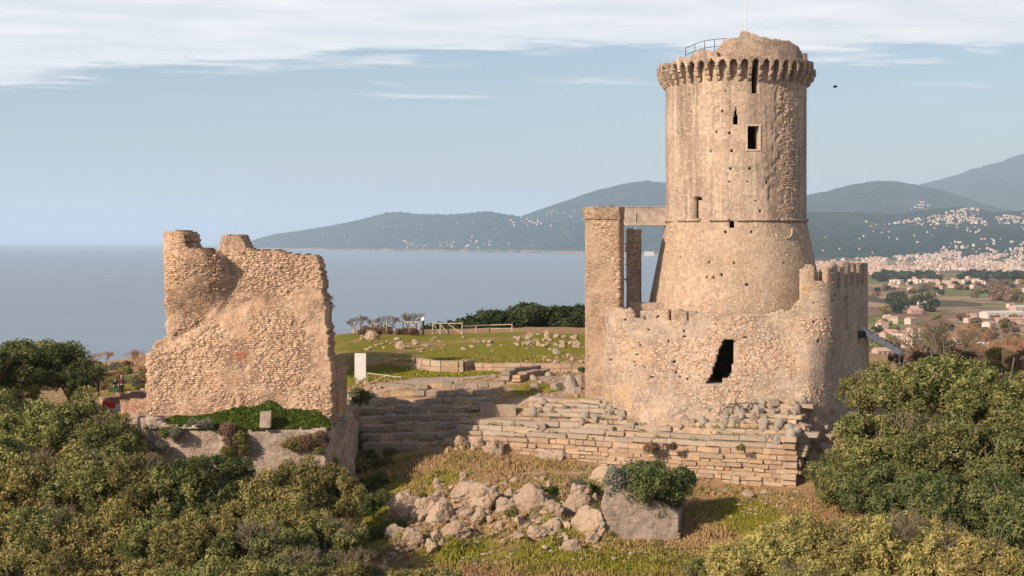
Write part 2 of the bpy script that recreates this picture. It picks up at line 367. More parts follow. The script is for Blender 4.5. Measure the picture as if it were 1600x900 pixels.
# ------------------------------------------------------------------ the hill top
CP = [  # picture column, distance, height
 (300,66,-7),(560,62,-7.5),(800,70,-5),(1060,75,-4.9),(600,75,-5.4),(545,84,-5.8),(590,88,-4.6),(640,90,-3.3),(720,94,-1.9),(900,90,-2.5),
 (1000,87.5,-2.9),(1100,86,-3.35),(1245,83.5,-3.2),(1250,78,-3.9),(1150,76,-4.5),(1340,84,-3.3),(900,80,-3.9),(750,82,-3.9),(700,78,-4.7),(800,86,-3.1),
 (1400,80,-5),(1600,80,-6),(1400,60,-8),(1000,62,-6.6),(1600,62,-9),(1300,95,-0.3),(1330,100,-0.4),(1420,100,-1.2),(1600,100,-2.5),
 (1100,93,1.6),(1200,92.5,1.5),(1000,96,1.45),(940,98,1.35),(1280,93,0.8),(1100,99,1.2),(1260,104,0.8),
 (830,94.8,-2.0),(950,92.3,-2.3),(1050,90.3,-2.7),(1150,87.8,-3.0),(1220,86.2,-3.2),(1180,84.8,-3.3),(1230,84.2,-3.3),(1040,87.6,-3.1),(940,89.8,-2.8),(840,92,-2.4),(830,99.5,.75),(950,96.5,1.15),(1050,93.6,1.4),(1150,91.4,1.55),(880,101,0.85),(820,101,0.6),(860,106,0.95),(920,108,1.0),(800,108,1.2),(760,110,1.15),(700,110,0.95),(640,108,0.75),(600,107,0.35),(560,106,-0.2),
 (560,97,-3.3),(620,97,-3.0),(700,96.3,-2.2),(760,96.5,-1.6),(560,101,-2.2),(700,102,-1.1),(640,102,-1.4),(760,103,-0.4),
 (700,120,0.65),(800,122,0.6),(900,120,0.75),(620,118,0.6),(560,114,0.4),(680,129,0.85),(800,131,1.0),(900,129,1.05),(780,148,1.5),(880,148,1.7),
 (640,150,1.0),(540,150,1.5),(560,134,1.2),(600,168,0.8),(700,168,0.9),(800,168,1.1),(900,168,1.4),(520,168,0.8),(660,140,0.9),(600,134,0.9),
 (520,125,0.3),(500,112,0),(1000,150,1.0),(1000,170,0.5),(1150,120,0.5),(1300,120,-0.5),(1450,130,-1.5),(1600,130,-3),(1300,160,-3),(1500,165,-4),(1600,165,-5),
 (200,130,-2.3),(150,130,-2.3),(200,120,-2.4),(240,110,-2.0),(200,150,-2.4),(230,168,-2.6),(150,168,-3.2),(60,120,-2.0),(0,130,-2.5),(0,165,-4),(-100,120,-4),
 (200,100,-2.6),(240,96,-1.6),(200,88,-4.5),(100,90,-5),(0,90,-6),(-100,80,-8),(200,75,-7.5),(0,70,-8.5),(400,98,-0.8),(400,110,-0.8),(350,125,-1.0),(400,84,-5.4),(300,84,-5.4),(480,83,-5.6),
 (400,150,-0.6),(1700,100,-5),(1750,140,-8),(-150,150,-6),(400,175,-1.2),(100,60,-10),(700,50,-8),(1300,48,-9)]
cpx = np.array([((a-HX)/F*b, b, c) for a, b, c in CP])
def _tps(r): return np.where(r > 1e-6, r*r*np.log(np.maximum(r, 1e-6)), 0)
_n = len(cpx); _K = _tps(np.hypot(cpx[:, None, 0]-cpx[None, :, 0], cpx[:, None, 1]-cpx[None, :, 1])/50) + np.eye(_n)*2e-3
_Pm = np.c_[np.ones(_n), cpx[:, :2]/50]
_A = np.block([[_K, _Pm], [_Pm.T, np.zeros((3, 3))]])
_w = np.linalg.solve(_A, np.r_[cpx[:, 2], 0, 0, 0])
def ter(x, y):
    x, y = np.broadcast_arrays(np.asarray(x, float), np.asarray(y, float)); sh = x.shape; x = x.ravel(); y = y.ravel()
    xc = np.clip(x, -52, 60); yc = np.clip(y, 50, 185)
    z = np.zeros(len(x))
    for s in range(0, len(x), 20000):
        e = slice(s, s+20000)
        r = np.hypot(xc[e, None]-cpx[None, :, 0], yc[e, None]-cpx[None, :, 1])/50
        z[e] = _tps(r) @ _w[:_n] + _w[_n] + xc[e]/50*_w[_n+1] + yc[e]/50*_w[_n+2]
    d = np.hypot(np.maximum(0, np.maximum(-48-x, x-56)), np.maximum(0, np.maximum(55-y, y-180)))
    z = z - 0.16*d - 0.0016*d*d
    z = z + 0.16*fbm(x, y, 0, 0.22, 3, 3) + 0.07*fbm(x, y, 0, 1.1, 3, 9)
    # rough stony brow in the foreground
    px = HX+F*x/np.maximum(y, 1); py = HY-F*(z-CZ)/np.maximum(y, 1)
    w = sstep(px, 575, 640)*(1-sstep(px, 1020, 1090))*sstep(y, 70, 73)*(1-sstep(y, 84, 89))
    w = w*sstep(fbm(x, y, 0, 0.25, 2, 33), -.35, .1)
    z = z + w*(1.35*np.abs(fbm(x, y, 0, 0.6, 4, 21, .6)) + 0.30*np.abs(fbm(x, y, 0, 1.9, 3, 5)))
    return np.maximum(z, -95).reshape(sh)
def G(px, py, d0=52.0, d1=230.0):
    """the point of the ground seen at a picture position"""
    D = np.arange(d0, d1, 0.25); x = (px-HX)/F*D; z = CZ+(HY-py)/F*D
    t = ter(x, D); k = np.nonzero(z <= t)[0]
    k = k[0] if len(k) else len(D)-1
    return Vector((x[k], D[k], t[k]))
def gz(x, y): return float(ter(x, y))

gx = np.unique(np.r_[np.linspace(-420, -60, 40), np.linspace(-60, -45, 16), np.arange(-45, 50, 0.42), np.linspace(50, 70, 22), np.linspace(70, 460, 40)])
gy = np.unique(np.r_[np.linspace(-260, 50, 40), np.arange(50, 66, 0.8), np.arange(66, 126, 0.36), np.arange(126, 190, 0.8), np.linspace(190, 620, 60)])
X, Y = np.meshgrid(gx, gy, indexing='ij'); Zt = ter(X, Y)
def blob(x, y, items):
    r = np.zeros(np.shape(x))
    for (bx, by, sx, sy, w) in items: r = np.maximum(r, w*np.exp(-((x-bx)/sx)**2-((y-by)/sy)**2))
    return r
def bl(px, D, wpx, dD, w=1.0): return ((px-HX)/F*D, D, wpx/F*D, dD, w)
GREEN = [bl(700,115,110,3.5,1.4), bl(600,119,80,6,1.4), bl(780,124,70,2,.9), bl(850,104.5,45,2.2,1), bl(950,97.5,40,1.5,1.1), bl(1020,94,40,1.2,.8), bl(1130,91.8,50,.9,1.1),
         bl(1300,97,60,4,1.4), bl(1170,80,60,3,.7), bl(580,142,60,8,.6), bl(780,137,140,10,.95), bl(640,96,40,2,.3), bl(720,74,60,2.0,.8),
         bl(680,88,50,3,.35), bl(700,157,140,8,.65), bl(880,148,60,8,.8), bl(600,84,40,6,.8), bl(1200,76,50,2,.35), bl(860,77,60,2,.45), bl(240,135,60,14,.6), bl(540,155,30,10,.8), bl(930,73,160,2.5,.6)]
SOIL = [bl(620,108.6,70,1.6,1.3), bl(690,110.5,60,1.5,1.2), bl(560,107,40,3,1.1), bl(770,112,50,1.6,1.1), bl(900,109,90,4,1.0), bl(1000,88.2,300,1.0,.7), bl(1150,94,160,1.4,.9), bl(900,101,60,3,.7), bl(200,122,50,5,1.1),
        bl(830,117.5,110,1.8,1.0), bl(1240,78,40,2,.5), bl(640,170,60,3,.5), bl(1030,94.5,100,2,.9), bl(1290,91.5,60,1.6,1.0), bl(820,100,60,1.6,.8)]
CRAG = [bl(640,79,50,3.5,1), bl(700,80,50,4,1), bl(760,83,50,2.5,1), bl(830,80.5,60,3.5,1), bl(900,80,50,3,1), bl(930,78,30,3,1), bl(620,76,30,2,.9), bl(730,76.5,40,1.5,.8)]
gm = npmesh('ground', np.stack([X, Y, Zt], -1).reshape(-1, 3),
    Q=(lambda nx, ny: np.stack([(i := np.arange((nx-1)*(ny-1))//(ny-1)*ny+np.arange((nx-1)*(ny-1)) % (ny-1)), i+ny, i+ny+1, i+1], 1))(len(gx), len(gy)),
    attrs={'green': blob(X, Y, GREEN).ravel(), 'soil': blob(X, Y, SOIL).ravel(), 'crag': blob(X, Y, CRAG).ravel()}, smooth=True)
t = NT('hill_ground'); v = t.coord(); g = t.attr('green'); s_ = t.attr('soil')
a = t.noise(v, 0.35, 6, 0.65, 0.5); b = t.noise(v, 1.7, 6, 0.7, 0.3); c = t.noise(v, 8, 5, 0.7); e = t.noise(v, 0.9, 5, 0.6, 0.8)
dry = t.mix(t.ramp(b, 0.32, 0.68), (.27,.165,.075), (.42,.275,.145))
dry = t.mix(t.math('MULTIPLY', t.ramp(e, 0.5, 0.66), 0.75), dry, (.40,.265,.19))
grs = t.mix(t.ramp(b, 0.3, 0.7), (.13,.135,.018), (.27,.225,.030))
gm_ = t.ramp(t.math('ADD', t.math('ADD', g, t.math('MULTIPLY', a, 0.9)), t.math('MULTIPLY', e, 0.5)), 0.76, 1.12)
col = t.mix(gm_, dry, grs)
sm_ = t.ramp(t.math('ADD', s_, t.math('MULTIPLY', t.math('ADD', b, e), 0.5)), 0.92, 1.22)
col = t.mix(sm_, col, t.mix(t.ramp(b, 0.3, 0.7), (.37,.27,.20), (.47,.36,.27)))
col = t.mix(t.math('MULTIPLY', t.ramp(c, 0.32, 0.5, 1, 0), 0.5), col, (.10,.075,.035))
cg = t.ramp(t.math('ADD', t.attr('crag'), t.math('MULTIPLY', t.noise(v, 0.8, 5, 0.7, 0.5), 1.1)), 1.08, 1.22)
rk = t.mix(t.ramp(b, 0.35, 0.65), (.22,.165,.125), (.40,.30,.22)); rk = t.mix(t.math('MULTIPLY', t.ramp(c, .3, .55, 1, 0), .6), rk, (.10,.075,.05))
col = t.mix(cg, col, rk)
pe = t.voro(v, 5.0); col = t.mix(t.math('MULTIPLY', t.ramp(pe, 0.14, 0.2, 1, 0), t.ramp(a, 0.5, 0.6)), col, (.46,.36,.27))
hh = t.math('ADD', t.math('MULTIPLY', b, 1.2), c)
M['ground'] = t.done(col, 0.97, t.bump(hh, 1.0, 0.12), 0.05)
tag(link('ground', gm, M['ground']), kind='structure')

# ------------------------------------------------------------------ sea
SEA = -75.0
t = NT('sea_water'); v = t.coord((1, 1, 1)); w1 = t.noise(v, 0.05, 4, 0.6); w2 = t.noise(v, 0.35, 4, 0.6)
v2 = t.coord((0.0006, 0.004, 1)); pat = t.noise(v2, 1.0, 4, 0.6, 0.6)
col = t.mix(t.ramp(pat, 0.35, 0.65), (.16,.205,.25), (.19,.235,.28))
b_ = t.bump(t.math('ADD', w1, t.math('MULTIPLY', w2, 0.25)), 0.55, 2.2)
M['sea'] = t.done(col, 0.32, b_, 0.5); t.b.inputs['IOR'].default_value = 1.33
xs = np.r_[-120000, -30000, -8000, -2000, 0, 2000, 8000, 30000, 120000]; ys = np.r_[-3000, 150, 1000, 4000, 12000, 40000, 120000]
X, Y = np.meshgrid(xs, ys, indexing='ij')
def gridq(nx, ny):
    i = np.arange((nx-1)*(ny-1))//(ny-1)*ny+np.arange((nx-1)*(ny-1)) % (ny-1)
    return np.stack([i, i+ny, i+ny+1, i+1], 1)
tag(link('sea', npmesh('sea', np.stack([X, Y, X*0+SEA], -1).reshape(-1, 3), Q=gridq(len(xs), len(ys))), M['sea']), kind='structure')

# ------------------------------------------------------------------ coast, plain and mountains
def prof(pts):
    a = np.array(pts, float); return lambda px: np.interp(px, a[:, 0], a[:, 1])
def span(pts, l=60.0):
    a = np.array(pts, float)[:, 0]; return lambda px: sstep(px, a[0]-l*0.2, a[0]+l)*(1-sstep(px, a[-1]-l, a[-1]+l*0.2))
coast = prof([(380,19000),(400,16500),(480,15000),(600,13500),(750,12000),(850,11000),(900,10400),(1010,9800),(1100,9000),(1130,5000),(1150,600),(2300,600)])
LAY = [  # profile in picture rows, crest distance, foot distance, roughness
 ([(370,384),(385,378),(400,373),(430,365),(480,358),(520,351),(560,343),(605,331),(625,330),(650,333),(700,334),(740,331),(765,329),(800,335),(850,346),(950,350),(1100,352),(1200,350),(1280,352)], lambda px: np.maximum(coast(px),9600)+1500, lambda px: np.maximum(coast(px),9600)+60, 0.10),
 ([(690,384),(760,372),(800,362),(840,352),(880,345),(930,350),(1020,352),(1100,345),(1250,350),(1300,365)], lambda px: np.maximum(coast(px),9600)+900, lambda px: np.maximum(coast(px),9600)+20, 0.12),
 ([(720,372),(800,342),(860,320),(900,306),(940,293),(985,283),(1010,280),(1040,283),(1100,292),(1200,301),(1256,303),(1300,302)], lambda px: 14800+0*px, lambda px: 12300+0*px, 0.05),
 ([(1200,318),(1256,305),(1290,298),(1330,288),(1360,282),(1385,281),(1430,286),(1480,298),(1540,318),(1640,345)], lambda px: 14000+0*px, lambda px: 10500+0*px, 0.05),
 ([(1380,315),(1430,289),(1470,280),(1520,263),(1560,253),(1600,238),(1680,213),(1780,190),(1900,185),(2300,215)], lambda px: 20000+0*px, lambda px: 14500+0*px, 0.05),
 ([(1050,350),(1150,336),(1256,330),(1330,331),(1400,334),(1450,326),(1500,322),(1560,330),(1640,326),(1900,318),(2300,330)], lambda px: 9200+0*px, lambda px: 6100+0*px, 0.12),
 ([(1100,372),(1256,368),(1330,366),(1420,372),(1480,360),(1560,356),(1640,352),(2300,350)], lambda px: 6900+0*px, lambda px: 5600+0*px, 0.15)]
LAY = [(prof(a), b, c, d, span(a, 12.0 if a[0][0] < 400 else 60.0)) for a, b, c, d in LAY]
def far(px, D):
    x = (px-HX)/F*D
    cd = coast(px)*(1+0.02*vn(px/23.0, 0.5, 0.5, 4))
    L = np.maximum(np.maximum((D-cd)/np.maximum(60.0, cd*0.01), (950-D)/60), -1)
    L = np.where(px < 380, np.maximum((950-D)/60, -1), L)
    z = SEA + np.clip(L, -1, 1)*4.5
    land = z
    for pf, rc, rf, ro, sp in LAY:
        c_, f_ = rc(px), rf(px)
        H = np.maximum(0, CZ-SEA+(HY-pf(px))/F*c_ - 4)*sp(px)
        s = np.clip((D-f_)/(c_-f_), 0, 1)
        s = np.where(s > 0, s**0.85, 0)
        back = np.clip((D-c_)/(c_*0.35), 0, 1)
        rd = 1-np.abs(fbm(x/900, D/900, 0, 1.0, 5, int(ro*100), 0.55))*2
        s = s*(1 - (0.35+ro)*(1-s)*(0.9-rd*0.9)*1.6*s) * (1-back)
        s = np.clip(s, 0, 1)
        z = np.where((s > 0) & (H > 0), np.maximum(z, SEA+2+H*s), z)
    rgh = 1-np.abs(fbm(x/260, D/260, 0, 1.0, 4, 40, 0.6))
    z = z + np.where(z > SEA+8, (z-SEA)*0.03*(rgh-0.8), 0)
    return z
pxs = np.r_[np.arange(-900, 350, 25), np.arange(350, 1640, 2.5), np.arange(1640, 2600, 15)]
Ds = np.unique(np.r_[np.geomspace(420, 5000, 60), np.geomspace(5000, 22000, 190), np.geomspace(22000, 30000, 8)])
A_, B_ = np.meshgrid(pxs, Ds, indexing='ij'); Zf = far(A_, B_)
_lD = np.log(Ds)
def farz(px, D):
    px, D = np.broadcast_arrays(np.asarray(px, float), np.asarray(D, float)); px = np.clip(px, pxs[0], pxs[-1]-1e-6); D = np.clip(D, Ds[0], Ds[-1]-1e-3)
    i = np.clip(np.searchsorted(pxs, px, 'right')-1, 0, len(pxs)-2); j = np.clip(np.searchsorted(Ds, D, 'right')-1, 0, len(Ds)-2)
    a = (px-pxs[i])/(pxs[i+1]-pxs[i]); b = (D-Ds[j])/(Ds[j+1]-Ds[j])
    return Zf[i, j]*(1-a)*(1-b)+Zf[i+1, j]*a*(1-b)+Zf[i, j+1]*(1-a)*b+Zf[i+1, j+1]*a*b
fm = npmesh('hills', np.stack([(A_-HX)/F*B_, B_, Zf], -1).reshape(-1, 3), Q=gridq(len(pxs), len(Ds)), smooth=True)
t = NT('far_land'); v = t.coord(); z_ = t.node('ShaderNodeSeparateXYZ'); t.l.new(v, z_.inputs[0])
f1 = t.noise(v, 0.004, 6, 0.65, 0.3); f2 = t.noise(v, 0.016, 5, 0.65); f3 = t.noise(t.coord((1, .35, 1)), 0.0045, 3, 0.5, 0.4)
wood = t.mix(t.ramp(f2, 0.35, 0.65), (.009,.025,.026), (.028,.052,.045))  # woodland green pushed towards blue, distance haze put into the colour
wood = t.mix(t.math('MULTIPLY', t.ramp(f1, 0.53, 0.66), 0.4), wood, (.085,.085,.05))
fl = t.voro(t.coord((0.7, 0.28, 1)), 0.014, out='Color'); fs = t.node('ShaderNodeSeparateColor'); t.l.new(fl, fs.inputs[0])
field = t.mix(t.ramp(fs.outputs[0], 0.2, 0.8), (.22,.135,.09), (.33,.235,.15))
field = t.mix(t.ramp(fs.outputs[1], 0.66, 0.76), field, (.17,.175,.06))
field = t.mix(t.ramp(fs.outputs[2], 0.8, 0.88), field, (.10,.085,.05))
field = t.mix(t.math('MULTIPLY', t.ramp(f2, 0.5, 0.62), 0.6), field, (.12,.09,.05))
hi = t.ramp(z_.outputs[2], SEA+6, SEA+26)
shore = t.ramp(z_.outputs[2], SEA+1.5, SEA+4.2, 1, 0)
col = t.mix(hi, field, wood)
M['far'] = t.done(col, 0.97, t.bump(f2, 0.9, 22.0), 0.02)
tag(link('hills', fm, M['far']), kind='structure')

# ------------------------------------------------------------------ the great round tower
AX, AY = 16.25, 100.0
def Rt(z): return np.where(z > 13.45, 5.05, 5.07+0.205*(13.45-z))
def ontower(px, py, off=0.0):
    D = 94.0
    for _ in range(12):
        z = CZ+(HY-py)/F*D; r = float(Rt(z))+off; x = (px-HX)/F*D-AX
        s = max(-1, min(1, x/r)); D = AY-r*math.cos(math.asin(s))
    return math.asin(s), CZ+(HY-py)/F*D
def tpix(U, Z, r=None):
    r = Rt(Z) if r is None else r
    x = AX+r*np.sin(U); y = AY-r*np.cos(U); return PX(x, y), np.where(np.cos(U) > -0.1, PY(y, Z), -999)
PUT = [(1077,148),(1105,146),(1125,116),(1134,143),(1081,177),(1129,174),(1119,206),(1139,207),(1143,235),(1110,236),(1141,263),(1172,263),(1139,284),(1168,284),(1080,283),
       (1198,286),(1181,314),(1134,363),(1099,363),(1063,403),(1146,411),(1108,410),(1104,433),(1114,433),(1127,429),(1174,363),(1167,445),(1224,411),(1060,210),(1188,330)]
putuv = [ontower(*p) for p in PUT]
SLIT = [(1174.5,93),(1184.5,93),(1184,146),(1175,146)]
LANC = [(1149.5,167),(1151.5,167),(1152.5,195.5),(1145,195.5),(1146,182)]
SQW = [(1167.5,196.5),(1186.5,196.5),(1186,233.5),(1167.5,233.5)]
ARCH = [(1082,344),(1082,312),(1085,308),(1090,306.5),(1095,308),(1098,312),(1098,344)]
SQH = [(1139,345.5),(1147.5,345.5),(1147.5,356),(1139,356)]
def tmask(U, Z):
    px, py = tpix(U, Z); m = np.ones(U.shape, bool); fr = np.cos(U) > 0
    for pl in (SLIT, LANC, SQW, ARCH, SQH, [(1096,524),(1156,524),(1154,606),(1096,606)]): m &= ~(inpoly(px, py, pl) & fr)
    for th, z in putuv: m &= ~((np.abs(U-th)*5.2 < 0.085) & (np.abs(Z-z) < 0.085))
    return m
ths = np.unique(np.r_[np.linspace(-1.75, 1.75, 215), np.linspace(1.75, 2*math.pi-1.75, 50)])[:-1]
for p in (1167.5, 1186.5): th, _ = ontower(p, 215); ths[np.argmin(abs(ths-th))] = th
for p in (1174.7, 1184.5): th, _ = ontower(p, 120); ths[np.argmin(abs(ths-th))] = th
for p in (1082, 1098): th, _ = ontower(p, 325); ths[np.argmin(abs(ths-th))] = th
zs = lines(-1.0, 24.85, 0.095, [ontower(1176, 196.5)[1], ontower(1176, 233.5)[1], ontower(1180, 146)[1]])
def tfront(U, Z):
    r = Rt(Z); x, y = np.sin(U)*5.3, np.cos(U)*5.3
    n = 0.03*fbm(x, y, Z, 0.6, 3, 2) + 0.022*fbm(x, y, Z, 3.1, 3, 5)
    # the eroded patch where the render has fallen off, right of the windows
    px, py = tpix(U, Z); w = np.exp(-((px-(1213+6*np.sin(py/25)))/15.0)**2)*sstep(py, 112, 130)*(1-sstep(py, 305, 335))
    n = n - w*(0.05+0.24*np.maximum(0, fbm(x, y, Z*0.8, 3.6, 3, 31)))
    n = n - 0.04*(1-np.minimum(1, np.abs(Z-13.4)/0.09))
    r = r+n
    return AX+r*np.sin(U), AY-r*np.cos(U), Z
def tback(U, Z):
    r = np.where(Z > 13.45, 3.75, 3.75+0*Z)
    return AX+r*np.sin(U), AY-r*np.cos(U), Z
tower = empty('round_tower', (AX, AY, 0.5), label='tall round stone tower with corbelled parapet on the hill top', cat='tower')
def child(o, par):
    o.parent = par; o.matrix_parent_inverse = Matrix.Translation(-par.location) if par.rotation_euler.z == 0 else par.matrix_basis.inverted(); return o
me = slab(ths, zs, tfront, tback, tmask, closed=True)
child(link('shaft', me, M['tower']), tower)
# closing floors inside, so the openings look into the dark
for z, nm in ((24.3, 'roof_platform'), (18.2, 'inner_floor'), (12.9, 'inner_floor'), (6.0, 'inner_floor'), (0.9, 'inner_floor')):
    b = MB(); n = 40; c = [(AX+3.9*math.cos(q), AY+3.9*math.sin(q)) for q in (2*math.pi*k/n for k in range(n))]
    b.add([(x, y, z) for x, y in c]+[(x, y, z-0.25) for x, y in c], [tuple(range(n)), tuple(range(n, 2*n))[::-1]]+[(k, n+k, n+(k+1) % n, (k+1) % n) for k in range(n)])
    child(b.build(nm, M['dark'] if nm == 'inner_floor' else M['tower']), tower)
# string course
def ringpart(name, mat, r0, r1, z0, z1, th0=0, th1=2*math.pi, n=180, rag=0.0, seed=0):
    us = np.linspace(th0, th1, n+1); cl = abs(th1-th0-2*math.pi) < 1e-6
    if cl: us = us[:-1]
    zz = np.linspace(z0, z1, max(2, int((z1-z0)/0.09)+1))
    f = lambda U, Z: (AX+(r1+rag*fbm(np.sin(U)*5, np.cos(U)*5, Z, 2.2, 3, seed))*np.sin(U), AY-(r1+rag*fbm(np.sin(U)*5, np.cos(U)*5, Z, 2.2, 3, seed))*np.cos(U), Z)
    g = lambda U, Z: (AX+r0*np.sin(U), AY-r0*np.cos(U), Z)
    return child(link(name, slab(us, zz, f, g, lambda U, Z: fbm(np.sin(U)*5, np.cos(U)*5, 0, 1.2, 3, seed+3) > -0.42 if rag else np.ones(U.shape, bool), closed=cl), mat), tower)
ringpart('string_course', M['tower'], 4.9, 5.19, 13.44, 13.62, rag=0.05, seed=8)
# corbels: one mesh, turned round the axis
def corbel_mesh(w, rag, sd):
    rs = random.Random(sd)
    pr = [(-0.1, 0.05), (0.10, 0.0), (0.30, 0.16), (0.36, 0.36), (0.52, 0.42), (0.60, 0.72), (0.69, 0.80), (0.71, 1.22), (-0.1, 1.24)]
    b = MB(); n = len(pr); vs = []
    for sx in (-1, 1):
        for (r, z) in pr: vs.append((sx*w/2*(1+rs.uniform(-rag, rag)), -(r*(1-rag*rs.random())), z+rs.uniform(-.04, .04)*rag*4))
    b.add(vs, [tuple(range(n))[::-1], tuple(range(n, 2*n))]+[(k, (k+1) % n, n+(k+1) % n, n+k) for k in range(n)])
    return b.mesh('corbel')
cms = [corbel_mesh(0.22, 0.06, 1), corbel_mesh(0.24, 0.2, 2), corbel_mesh(0.20, 0.14, 3), corbel_mesh(0.22, 0.32, 4)]
for m_ in cms: m_.materials.append(M['tower'])
NB = 46; DTH = 2*math.pi/NB; TH0 = ontower(1174.5-6, 110)[0] + DTH*0.12
ZB = 23.15
for k in range(NB):
    th = TH0+k*DTH+random.uniform(-.006, .006)
    o = bpy.data.objects.new('corbel', cms[random.choice((0, 0, 1, 2, 3) if (-0.35 < math.sin(th) and math.cos(th) > 0) else (1, 2, 3))]); COL.objects.link(o)
    o.location = (AX+5.03*math.sin(th), AY-5.03*math.cos(th), ZB+random.uniform(-.06, .06)); o.rotation_euler = (0, 0, th)
    child(o, tower)
# arched band carried by the corbels, broken away on the right and ruinous on the left
def pfront(U, Z):
    r = 5.70+0.04*fbm(np.sin(U)*5, np.cos(U)*5, Z, 2.5, 3, 14)-0.10*sstep(Z, 24.75, 25.0)*(np.sin(U) > -0.38)
    return AX+r*np.sin(U), AY-r*np.cos(U), Z
def pback(U, Z): return AX+4.95*np.sin(U), AY-4.95*np.cos(U), Z
def pmask(U, Z):
    w = ((U-TH0)/DTH) % 1.0; w = np.abs(w-0.5)*2                 # 0 mid bay, 1 at the corbel
    arch = ZB+0.98+0.44*np.sqrt(np.clip(1-(w/0.74)**2, 0, 1))
    left = np.sin(U) < -0.37
    nr = fbm(np.sin(U)*5, np.cos(U)*5, 0, 1.5, 3, 44)
    top = np.where(left, 24.95+0.5*nr + 0.35*np.exp(-((np.sin(U)+0.52)/0.12)**2)-0.35*sstep(-np.sin(U), 0.75, 0.98), 24.72)
    m = (Z > arch) & (Z < top)
    m &= ~((np.sin(U) > 0.90) & (np.cos(U) > -0.3) & (Z > ZB+1.1+0.3*nr))
    m &= ~(left & (fbm(np.sin(U)*5, np.cos(U)*5, Z, 1.8, 2, 48) > 0.42))
    m &= ~((U > TH0+6*DTH) & (U < TH0-DTH*0+0*U) )
    th1 = ontower(1175, 110)[0]; th2 = ontower(1184.5, 110)[0]
    return m
us = np.unique(np.r_[np.linspace(-1.8, 1.8, 400), np.linspace(1.8, 2*math.pi-1.8, 120)])[:-1]
child(link('parapet', slab(us, np.linspace(ZB+0.9, 25.6, 42), pfront, pback, pmask, closed=True), M['tower']), tower)
# upper drum, ruined
DR = 5.3
dtop = prof([(1040,100),(1104,96),(1110,91),(1114,84),(1122,73),(1132,63),(1140,58.5),(1150,58),(1157,57.5),(1159,49),(1165,47.5),(1172,51),(1182,54),(1190,58),(1198,57.5),(1206,61),(1215,61),(1224,62),(1236,64),(1242,69),(1247,71),(1250,77),(1253,79),(1256,97),(1300,100)])
def dmask(U, Z):
    px, py = tpix(U, Z, DR)
    return np.where(np.cos(U) > -0.02, py > dtop(px)+1.3*vn(px/2.2, 1.5, 0, 6), (Z < 25.6+0.4*vn(U*9, 0, 0, 5)) & (np.sin(U) > 0.3))
def dfront(U, Z):
    r = DR+0.07*fbm(np.sin(U)*5, np.cos(U)*5, Z, 1.4, 4, 60)-0.06*np.maximum(0, Z-24.8); return AX+r*np.sin(U), AY-r*np.cos(U), Z
def dback(U, Z): r = 4.3+0.1*fbm(np.sin(U)*5, np.cos(U)*5, Z, 1.4, 3, 61); return AX+r*np.sin(U), AY-r*np.cos(U), Z
child(link('upper_drum', slab(us, np.linspace(24.68, 27.2, 32), dfront, dback, dmask, closed=True), M['castle']), tower)
# stone frame of the square window, blocking of the arched door
th, zc = ontower(1176.7, 215); 
def at_tower(th, z, r): return Vector((AX+r*math.sin(th), AY-r*math.cos(th), z))
M['frame'] = plain('window_stone', (.50,.40,.30), var=0.15)
b = MB(); thl, zt = ontower(1167.5, 196.5); thr, zb = ontower(1186.5, 233.5); hw = (thr-thl)*5.07/2; c = at_tower((thl+thr)/2, 0, 5.02)
Mz = Matrix.Rotation((thl+thr)/2, 3, 'Z')
def tb(bb, x, z, w, h, dpt, r=0.0):
    bb.box(c+Mz @ Vector((x, r, 0))+Vector((0, 0, z)), (w, dpt, h), M=Mz)
zm = (zt+zb)/2; H_ = zt-zb
tb(b, -hw-0.03, zm, 0.08, H_+.18, 0.16); tb(b, hw+0.03, zm, 0.10, H_+.18, 0.16); tb(b, 0, zt+0.04, 2*hw-.03, 0.10, 0.16); tb(b, 0, zb-0.04, 2*hw-.03, 0.10, 0.18)
child(b.build('window_frame', M['frame']), tower)
tha, _ = ontower(1090, 325); c = at_tower(tha, 0, 5.05); Mz = Matrix.Rotation(tha, 3, 'Z'); _, za = ontower(1090, 307); _, zb2 = ontower(1090, 344)
b = MB(); tb(b, 0.08, (za+zb2)/2-0.1, 0.5, (za-zb2)-0.3, 0.3, 0.55); child(b.build('door_blocking', M['castle']), tower)
# railing and mast on top
b = MB(); pts = []
for k in range(9):
    q = -1.08+k*0.105; p = at_tower(q, 24.75, 5.0); pts.append(p)
rl = []
for k, px_ in enumerate((1063, 1072, 1084, 1096, 1108, 1120)):
    q = [-0.99, -0.80, -0.63, -0.47, -0.33, -0.19][k]; rl.append(at_tower(q, 0, 4.75))
hz_ = [25.7, 25.9, 26.05, 26.1, 26.1, 26.1]
rail = empty('roof_railing', (0, 0, 0)); child(rail, tower)
def top_rail(dz, nm):
    b = MB(); b.tube([Vector((p.x, p.y, h+dz)) for p, h in zip(rl, hz_)], 0.022, 6); o = b.build(nm, M['darkmetal']); o.parent = rail
top_rail(0, 'rail'); top_rail(-0.5, 'rail')
for p, h in zip(rl, hz_):
    b = MB(); b.tube([(p.x, p.y, 24.4), (p.x, p.y, h)], 0.025, 6); b.build('post', M['darkmetal'], rail)
b = MB(); mp_ = at_tower(ontower(1166, 110)[0], 0, 4.8); b.tube([(mp_.x, mp_.y, 25.0), (mp_.x, mp_.y, 28.2)], 0.035, 6); b.tube([(mp_.x, mp_.y, 28.2), (mp_.x+.02, mp_.y, 31.2)], 0.022, 6)
child(b.build('mast', M['metal']), tower)
# hook-shaped drain mark on the shaded cone
b = MB(); pts = [at_tower(*(lambda q: (q[0], q[1], float(Rt(q[1]))+0.05))(ontower(x, y))) for x, y in ((1227,372),(1231,372),(1235,369),(1236.5,364),(1236.5,357))]
b.tube(pts, 0.06, 6); child(b.build('bent_pipe', M['palewood']), tower)

